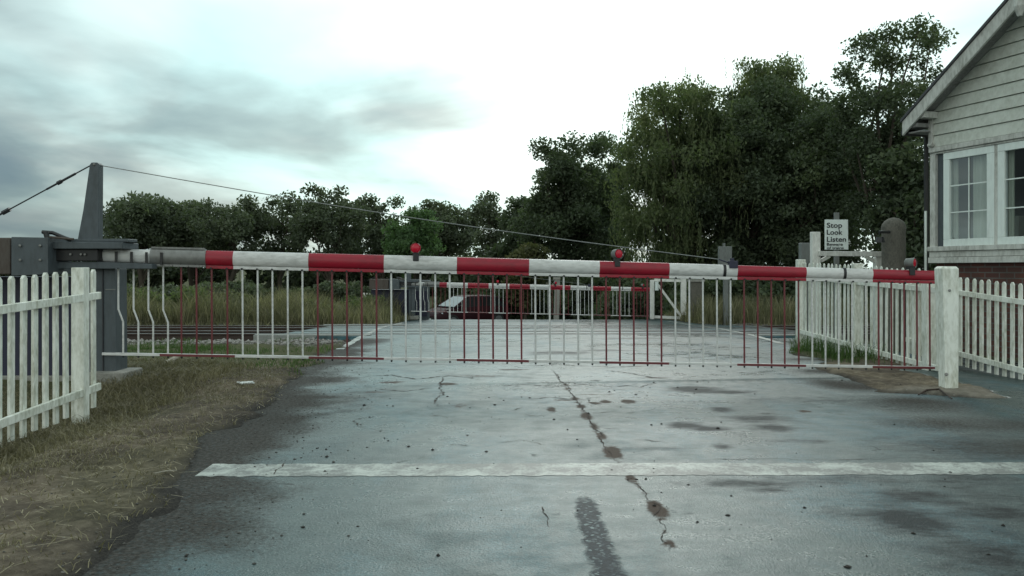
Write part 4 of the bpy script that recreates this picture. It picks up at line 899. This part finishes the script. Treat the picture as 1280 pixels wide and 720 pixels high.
# curtains inside
for a_, b_ in ws:
    for c0, c1, dd in ((b_ - .44, b_ - .19, -.10), (a_ + .00, a_ + .17, -.09)):
        mb = MB(); n = 14; V = []
        for i in range(n + 1):
            sx = c0 + (c1 - c0) * i / n; of = dd + .02 * math.sin(i * 1.9)
            V += [fp(sx, zw0 + .02, of), fp(sx, zw1, of)]
        mb.add(V, [(2 * i, 2 * i + 2, 2 * i + 3, 2 * i + 1) for i in range(n)], M['curtain']); mb.build('curtain', bld, origin=B0)
    mb = MB(); fbox(mb, a_ + .2, a_ + .5, zw0 + .05, zw0 + .42, -.9, -.8, M['curtain']); mb.build('desk_screen', bld, origin=B0)
# roof slopes, bargeboards, soffit, purlin end, gutter, downpipe
def slope(sign, name, off0, off1, dz0, dz1, mat, s_lo=None):
    a_ = e0s if s_lo is None else s_lo; S = [a_, mid_s]; 
    if sign < 0: S = [WID - a_, mid_s]
    mb = MB(); mb.hexa([fp(S[0], zroof(S[0]) + dz0, off1), fp(S[1], zroof(S[1]) + dz0, off1), fp(S[1], zroof(S[1]) + dz0, off0), fp(S[0], zroof(S[0]) + dz0, off0),
                        fp(S[0], zroof(S[0]) + dz1, off1), fp(S[1], zroof(S[1]) + dz1, off1), fp(S[1], zroof(S[1]) + dz1, off0), fp(S[0], zroof(S[0]) + dz1, off0)], mat); return mb.build(name, bld, origin=B0, bevel=.004)
for sg_ in (1, -1):
    slope(sg_, 'roof', -DEP - .3, .325, -.035, .012, M['slate'], e0s - .02); slope(sg_, 'bargeboard', .27, .305, -.24, -.038, M['trim']); slope(sg_, 'soffit', -.02, .268, -.13, -.09, M['soffit'])
mb = MB(); pa = fp(hit(1147, .27), zat(1147, 143, .27), .30); 
sA = hit(1150, .27); zA = zat(1150, 143.5, .27); fbox(mb, sA - .06, sA + .07, zA - .045, zA + .045, -.02, .262, M['trim']); fbox(mb, sA - .30, sA - .06, zA - .16, zA - .10, -.02, .262, M['soffit']); mb.build('purlin_end', bld, origin=B0, bevel=.005)
mb = MB(); gz = e0z - .20; mb.tube([fp(e0s - .03, gz + .02, .25), fp(e0s - .03, gz, -DEP)], .055, M['black'], 10); gt_ = mb.build('gutter', bld, origin=B0)
mb = MB(); fbox(mb, e0s + .06, .02, gz - .02, gz + .0, -DEP, .24, M['soffit']); mb.build('eaves_soffit', bld, origin=B0)
mb = MB(); a_ = fp(hit(1157, -.1), 0, -.1); mb.tube([(a_.x, a_.y, 0), (a_.x, a_.y, 1.95)], .018, M['upvc'], 8); mb.tube([(a_.x + .06, a_.y + .1, 0), (a_.x + .06, a_.y + .1, gz)], .035, M['black'], 8); mb.build('downpipe', bld, origin=B0)
mb = MB(); c = fp(.03, zhead + .06, .07); mb.tube([c + bd_ * -.02, c + bd_ * .05], .028, M['trim'], 10); mb.build('cable_gland', bld, origin=B0)
mb = MB(); sA = hit(1275, .33); zA = zat(1275, 8, .33); mb.tube([fp(sA, zA + .2, .33), fp(sA, zA, .33), fp(sA, zA - .12, .33)], [.05, .07, .03], M['trim'], 10); mb.build('roof_bracket', bld, origin=B0)
o = bld  # keep

# ---------------------------------------------------------------- car
def car(loc, heading, label):
    r_ = empty('parked_car', loc, label, 'car'); O = Vector((0, 0, 0))
    # body: cross sections along x (length 4.1), front at +x
    st = [(-2.02, .52, .78, .62), (-1.95, .30, .92, .74), (-1.4, .22, .98, .83), (-.5, .20, .97, .86), (.4, .20, .95, .86), (.95, .20, .93, .85), (1.5, .22, .84, .82), (1.9, .27, .70, .72), (2.06, .38, .56, .58)]
    V = []; n = 10
    for x, zl, zh, hw in st:
        ring = [(-hw * .92, zl), (-hw, zl + .10), (-hw, (zl + zh) / 2), (-hw * .97, zh - .08), (-hw * .88, zh), (hw * .88, zh), (hw * .97, zh - .08), (hw, (zl + zh) / 2), (hw, zl + .10), (hw * .92, zl)]
        V += [(x, y, z) for y, z in ring]
    fs = [(i * n + k, i * n + (k + 1) % n, (i + 1) * n + (k + 1) % n, (i + 1) * n + k) for i in range(len(st) - 1) for k in range(n)] + [tuple(range(n)), tuple(range((len(st) - 1) * n, len(st) * n))[::-1]]
    mb = MB(); mb.add(V, fs, M['car_paint']); mb.build('body', r_, smooth=True, bevel=.02)
    b = [(-1.85, .78, .93), (-1.35, .68, 1.36), (-.7, .63, 1.44), (.1, .62, 1.43), (.45, .64, 1.36), (1.10, .77, .95)]
    mb = MB(); V = []
    lower = [(-1.85, -.76, .92), (-1.85, .76, .92), (1.12, .78, .93), (1.12, -.78, .93)]; upper = [(-1.30, -.60, 1.38), (-1.30, .60, 1.38), (.30, .61, 1.40), (.30, -.61, 1.40)]
    mb.hexa(lower + upper, M['sideglass']); mb.build('window_glass', r_, bevel=.02); mb = MB(); mb.hexa([(1.10, .70, .955), (1.10, -.70, .955), (.36, -.56, 1.385), (.36, .56, 1.385), (1.115, .70, .97), (1.115, -.70, .97), (.375, -.56, 1.40), (.375, .56, 1.40)], M['carglass']); mb.build('windscreen', r_)
    mb = MB(); mb.hexa([(-1.32, -.62, 1.375), (-1.32, .62, 1.375), (.32, .63, 1.395), (.32, -.63, 1.395), (-1.15, -.54, 1.44), (-1.15, .54, 1.44), (.12, .54, 1.455), (.12, -.54, 1.455)], M['car_paint']); mb.build('roof', r_, bevel=.03)
    for sy in (-1, 1):
        for pa_, pb_, pr_ in (((1.14, sy * .79, .94), (.31, sy * .63, 1.41), .035), ((-1.86, sy * .77, .93), (-1.31, sy * .62, 1.395), .045), ((-.4, sy * .80, .94), (-.42, sy * .635, 1.41), .03)):
            mb = MB(); mb.tube([pa_, pb_], pr_, M['car_paint'], 6); mb.build('roof_pillar', r_)
    for x in (-1.25, 1.25):
        for sy in (-1, 1):
            mb = MB(); mb.tube([(x, sy * .66, .31), (x, sy * .86, .31)], .31, M['tyre'], 24); wh = mb.build('wheel', r_, smooth=True)
            mb = MB(); mb.tube([(x, sy * .85, .31), (x, sy * .872, .31)], .20, M['alloy'], 16); rm = mb.build('rim', None); rm.parent = wh
    for sy in (-1, 1):
        mb = MB(); mb.hexa([(1.90, sy * .40, .55), (1.72, sy * .74, .58), (1.5, sy * .72, .58), (1.7, sy * .4, .55), (1.93, sy * .40, .68), (1.78, sy * .735, .72), (1.5, sy * .70, .72), (1.7, sy * .4, .68)], M['lamp_clear']); mb.build('headlight', r_, bevel=.01)
        mb = MB(); mb.box((.85, sy * .93, .98), (.12, .18, .12), M['car_paint']); mb.build('mirror', r_, bevel=.03)
    mb = MB(); mb.box((2.055, 0, .44), (.03, .9, .14), M['black']); mb.box((2.07, 0, .40), (.03, .52, .11), M['signwhite']); mb.build('grille', r_)
    r_.rotation_euler = (0, 0, heading); return r_
cx_ = P(583, 0, 39).x
car((cx_, 39.0, pf(39.0) - .13), math.radians(216), 'dark red car with a bright windscreen waiting beyond the far barrier')

# ---------------------------------------------------------------- trees
def leaves(name, centers, radii, counts, size, mat, parent, seed, droop=0.0, tintc=None, aspect=.55, flat=.75):
    r = np.random.default_rng(seed); C = np.repeat(centers, counts, 0); R = np.repeat(radii, counts); n = len(C)
    d = r.normal(size=(n, 3)); d /= np.linalg.norm(d, axis=1)[:, None] + 1e-9; rad = r.random(n) ** .62 * 1.12
    Pp = C + d * (rad * R)[:, None] * np.array([1, 1, flat])
    a = r.normal(size=(n, 3)); a[:, 2] -= droop * 2; a /= np.linalg.norm(a, axis=1)[:, None]; b = np.cross(a, r.normal(size=(n, 3))); b /= np.linalg.norm(b, axis=1)[:, None] + 1e-9
    s = size * (.6 + .8 * r.random(n)); a *= s[:, None]; b *= (s * aspect)[:, None]
    V = np.stack([Pp - a, Pp + b, Pp + a, Pp - b], 1).reshape(-1, 3)
    tc_ = r.random(len(centers)) if tintc is None else tintc
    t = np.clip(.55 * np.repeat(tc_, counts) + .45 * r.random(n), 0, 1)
    return fastmesh(name, V, 4, mat, parent=parent, attrs=dict(tint=np.repeat(t, 4)))
def tree(name, px, D, top_y, bot_y, halfw_px, mat, label, nclus=60, nleaf=260, lsize=.12, clr=(.5, .95), seed=1, group='trees beyond the railway', trunk_r=.22, shell=.5, squash=1.0, cat='tree', willow=False, ztop_pow=1.0, zbias=0):
    zg = pf(D) - .05; base = Vector((P(px, 0, D).x, D, zg)); e = empty(name, base, label, cat, group)
    zt = P(0, top_y, D).z - zg; zb0 = max(.2, P(0, bot_y, D).z - zg); rx_ = halfw_px * D / F; rz = (zt - zb0) / 2; cz = (zt + zb0) / 2
    r = np.random.default_rng(seed); cs = []; lob = r.normal(size=(9, 3)); lob /= np.linalg.norm(lob, axis=1)[:, None]; la = r.uniform(-.22, .16, 9)
    while len(cs) < nclus:
        d = r.normal(size=3); d /= np.linalg.norm(d); q = r.random() ** shell
        k = 1 + sum(l_ * max(0, np.dot(d, lb_)) ** 4 for l_, lb_ in zip(la, lob)) 
        wz = d[2]
        p = np.array([d[0] * rx_ * k, d[1] * rx_ * squash * k, d[2] * rz * k]) * q
        if p[2] < -rz * .98: continue
        cs.append(p + [0, 0, cz])
    cs = np.array(cs); cr_ = r.uniform(clr[0], clr[1], len(cs))
    # keep crown inside its silhouette
    cs[:, 2] = np.minimum(cs[:, 2], zt - cr_ * .55); cs[:, 0] *= np.clip((rx_ - cr_ * .35) / rx_, .5, 1)
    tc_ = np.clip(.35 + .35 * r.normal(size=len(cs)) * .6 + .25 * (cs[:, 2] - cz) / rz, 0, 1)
    cnt = np.maximum(8, (nleaf * (cr_ / np.mean(cr_)) ** 2 * r.uniform(.6, 1.3, len(cs)))).astype(int)
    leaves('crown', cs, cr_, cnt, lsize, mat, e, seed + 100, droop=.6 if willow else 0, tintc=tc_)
    mb = MB(); hl = zb0 + (zt - zb0) * .45
    bend = [Vector((r.normal() * .12, r.normal() * .12, 0)) * i for i in range(5)]
    tp = [Vector((0, 0, 0)) + bend[i] + Vector((0, 0, hl * i / 4)) for i in range(5)]
    mb.tube([Vector((0, 0, -.2))] + tp, [trunk_r * 1.35] + [trunk_r * k_ for k_ in (1.1, .9, .8, .65, .4)], M['bark'], 10); mb.build('trunk', e, smooth=True)
    mb = MB(); idx = r.permutation(len(cs))[:min(len(cs), 26)]
    for i in idx:
        c = Vector(cs[i]); k_ = r.integers(1, 5); s_ = tp[k_]
        if c.z < s_.z * .7: s_ = tp[1]
        m_ = s_.lerp(c, .5) + Vector((r.normal() * .2, r.normal() * .2, .25)); rr = trunk_r * (.38 if k_ < 3 else .28)
        mb.tube([s_, m_, c], [rr, rr * .6, rr * .2], M['bark'], 6)
    mb.build('limbs', e, smooth=True)
    if willow:
        nS = 950; SV = []; cc = []; rr_ = []
        sel = r.integers(0, len(cs), nS); p = cs[sel] + r.normal(size=(nS, 3)) * .4; ln_ = r.uniform(.8, 3.2, nS)
        pts = []
        for i in range(nS):
            m_ = int(ln_[i] / .10); zz = np.arange(m_) * .10; sw = r.normal(size=2) * .06
            pts.append(np.stack([p[i, 0] + sw[0] * zz + r.normal(size=m_) * .025, p[i, 1] + sw[1] * zz + r.normal(size=m_) * .025, p[i, 2] - zz], -1))
        pts = np.concatenate(pts); pts = pts[pts[:, 2] > .6]
        leaves('hanging_twigs', pts, np.full(len(pts), .06), np.full(len(pts), 2), .075, mat, e, seed + 7, droop=3, tintc=np.clip(r.normal(size=len(pts)) * .2 + .6, 0, 1), aspect=.22)
    return e
def shrub(name, px, D, top_y, halfw_px, mat, label, seed, nclus=26, nleaf=260, lsize=.07, depth=1.0, group=None, cat='shrub', bot=None):
    zg = pf(D) - .05; base = Vector((P(px, 0, D).x, D, zg)); e = empty(name, base, label, cat, group); r = np.random.default_rng(seed)
    zt = P(0, top_y, D).z - zg; rx_ = halfw_px * D / F; cs = []
    for i in range(nclus):
        u = r.uniform(-1, 1); hh = zt * (1 - .45 * abs(u) ** 2.2) * r.uniform(.8, 1.0); cs.append([u * rx_, r.uniform(-1, 1) * depth, max(.15, hh * r.random() ** .7 - .3)])
    cs = np.array(cs); cr_ = r.uniform(.32, .6, nclus) * min(1.5, max(.5, zt / 2.2))
    leaves('foliage', cs, cr_, np.full(nclus, nleaf), lsize, mat, e, seed + 50)
    mb = MB()
    for i in range(min(nclus, 14)): mb.tube([(cs[i][0] * .4, cs[i][1] * .3, -.1), (cs[i][0] * .8, cs[i][1] * .8, cs[i][2] * .6), tuple(cs[i])], [.03, .02, .008], M['bark'], 5)
    mb.build('stems', e); return e
RG = 'tree row behind the left weeds'
tree('field_tree', 178, 68, 240, 330, 66, L['row'], 'broad rounded tree just right of the near mast, first of the far row', 84, 220, .15, (.7, 1.15), 11, RG)
tree('field_tree', 240, 74, 254, 335, 50, L['row'], 'lower gap-filling tree between the first two taller trees of the far row', 64, 230, .15, (.6, 1.0), 12, RG)
tree('field_tree', 288, 70, 236, 330, 60, L['row'], 'tall open-crowned tree left of centre in the far row, above the first white band', 74, 180, .14, (.6, 1.0), 13, RG)
tree('field_tree', 350, 74, 240, 335, 52, L['row'], 'thin gappy tree beside the tallest tree of the far row', 54, 160, .14, (.6, 1.0), 14, RG)
tree('field_tree', 412, 70, 231, 330, 62, L['row'], 'tallest tree of the far row, above the second red band of the boom', 80, 180, .14, (.6, 1.0), 15, RG)
tree('field_tree', 478, 78, 246, 335, 50, L['row'], 'half hidden dark tree left of the rounded green tree', 64, 210, .15, (.6, 1.0), 16, RG)
tree('field_tree', 560, 76, 244, 330, 48, L['row'], 'dark tree rising behind the rounded green tree', 70, 220, .15, (.6, 1.05), 17, RG)
tree('round_tree', 520, 56, 263, 345, 42, L['green'], 'small rounded brighter green tree above the first boom lamp', 50, 300, .11, (.5, .8), 18, RG, trunk_r=.15)
tree('thin_tree', 614, 60, 231, 350, 27, L['row'], 'slender light-leaved tree at the gap left of the dark tall trees', 56, 95, .12, (.4, .75), 19, trunk_r=.14)
tree('dark_tree', 706, 46, 157, 372, 68, L['dark'], 'dense dark tree with ragged top left of the willow', 120, 420, .095, (.55, .95), 21, trunk_r=.3)
tree('dark_tree', 762, 50, 152, 372, 46, L['dark'], 'dark tree squeezed between the ragged dark tree and the willow', 76, 360, .095, (.5, .9), 22, trunk_r=.3)
tree('thin_tree', 652, 54, 232, 355, 27, L['dark'], 'lower shoulder tree leaning against the left side of the ragged dark tree', 70, 240, .11, (.45, .8), 34, trunk_r=.2)
tree('olive_tree', 655, 40, 286, 385, 28, L['olive'], 'small olive green tree low in front of the dark trees', 30, 260, .09, (.35, .6), 23, trunk_r=.08)
tree('willow_tree', 846, 38, 84, 370, 84, L['willow'], 'pale drooping willow with hanging twigs at the front of the tall trees', 175, 260, .075, (.45, .8), 24, willow=True, trunk_r=.3)
tree('dark_tree', 925, 39, 72, 385, 108, L['dark'], 'huge dark tree right of the willow, widest of all', 210, 480, .085, (.55, .95), 25, trunk_r=.4)
tree('willow_tree', 965, 41, 58, 200, 58, L['willow'], 'feathery brownish willow top rising above the huge dark tree', 60, 150, .085, (.4, .8), 26, willow=True, trunk_r=.3)
tree('dark_tree', 1020, 36, 130, 385, 62, L['dark'], 'dark tree behind the Stop Look Listen sign', 120, 400, .08, (.5, .85), 27, trunk_r=.3)
tree('dark_tree', 1046, 38, 96, 370, 46, L['dark'], 'dark tree filling the dip between the huge dark tree and the gappy tree', 70, 170, .10, (.5, .85), 33, trunk_r=.3)
tree('gappy_tree', 1110, 32, 36, 300, 80, L['dark'], 'tall gappy tree with sky showing through beside the building roof', 175, 170, .07, (.35, .7), 28, trunk_r=.28)
tree('dark_tree', 1150, 30, 170, 385, 70, L['dark'], 'dark tree behind the stone gate post and the building corner', 100, 160, .10, (.45, .8), 29, trunk_r=.25)
HG = 'dark hedges behind the far barrier'
k = 0
for px, D, ty, hw, m_, lb in ((160, 46, 346, 80, 'row', 'low far scrub behind the weeds next to the grey pedestal'), (290, 47, 347, 80, 'row', 'low far scrub behind the weeds under the first white band'), (420, 46, 348, 80, 'row', 'low far scrub behind the weeds under the second red band'), (135, 80, 298, 90, 'row', 'dark far hedge below the first tree of the row'), (300, 82, 300, 110, 'row', 'dark far hedge below the open-crowned tree'), (470, 80, 302, 110, 'row', 'dark far hedge left of the rounded green tree'),
                              (615, 55, 308, 60, 'dark', 'dark hedge below the slender light tree'), (640, 42, 345, 60, 'dark', 'low dark hedge straight behind the car'), (730, 43, 340, 60, 'dark', 'low dark hedge behind the middle of the far barrier'),
                              (815, 36, 335, 60, 'dark', 'dark hedge behind the braced white gate'), (905, 33, 332, 65, 'dark', 'dark hedge behind the slim grey pole'), (990, 31, 330, 60, 'dark', 'dark hedge at the end of the road fence'), (1090, 28, 328, 80, 'dark', 'dark hedge behind the stone gate post'), (20, 60, 312, 110, 'row', 'far dark hedge at the left edge behind the counterweight')):
    shrub('hedge', px, D, ty, hw, L[m_], lb, 300 + k, nclus=110, nleaf=260, lsize=.10 if D < 50 else .21, depth=1.6, group=HG, cat='hedge'); k += 1
shrub('weed_bush', 225, 27.5, 345, 42, L['willow'], 'grey green bush in the tall weeds behind the white bent balusters', 401, 30, 260, .06, .8)
shrub('weed_bush', 345, 28.5, 358, 32, L['weed'], 'pale bush in the tall weeds behind the first long white band', 402, 22, 200, .05, .8)
shrub('weed_bush', 165, 26, 352, 26, L['willow'], 'low grey green bush just right of the grey pedestal', 403, 20, 220, .05, .8)
shrub('weed_bush', 430, 29, 362, 40, L['weed'], 'pale bush in the weeds behind the second red band', 404, 22, 200, .05, .8)
for i_, (px_, ty_, hw_, D_, m2_, lb_) in enumerate(((290, 352, 34, 26.5, 'tan', 'tan seeding bush behind the straight red balusters near the grey sleeve'), (395, 366, 30, 26, 'tan', 'low tan bush in the weeds behind the end of the first white band'), (255, 372, 40, 25.2, 'tan', 'low tan tuft at the front of the weeds right of the bent balusters'), (455, 358, 26, 27.5, 'willow', 'small grey green bush left of the distant small fence'), (190, 378, 36, 25, 'tan', 'low tan tuft at the front of the weeds near the grey pedestal'))):
    shrub('weed_bush', px_, D_, ty_, hw_, L[m2_], lb_, 420 + i_, 26, 260, .045, .7)
p4 = Vector((P(696, 0, 34).x, 34, pf(34))); mb = MB(); mb.box((0, 0, .85), (.22, .12, 1.9), M['concrete'], Matrix.Rotation(.03, 3, 'Y')); mb.box((0, -.02, 1.82), (.3, .14, .1), M['concrete']); o = mb.build('concrete_marker', bevel=.02); o.location = p4; tag(o, 'pale weathered marker post behind the middle of the far barrier', 'marker post')

scene.cycles.max_bounces = 6; scene.cycles.transparent_max_bounces = 8; scene.cycles.diffuse_bounces = 3; scene.cycles.glossy_bounces = 3
scene.cycles.use_denoising = True
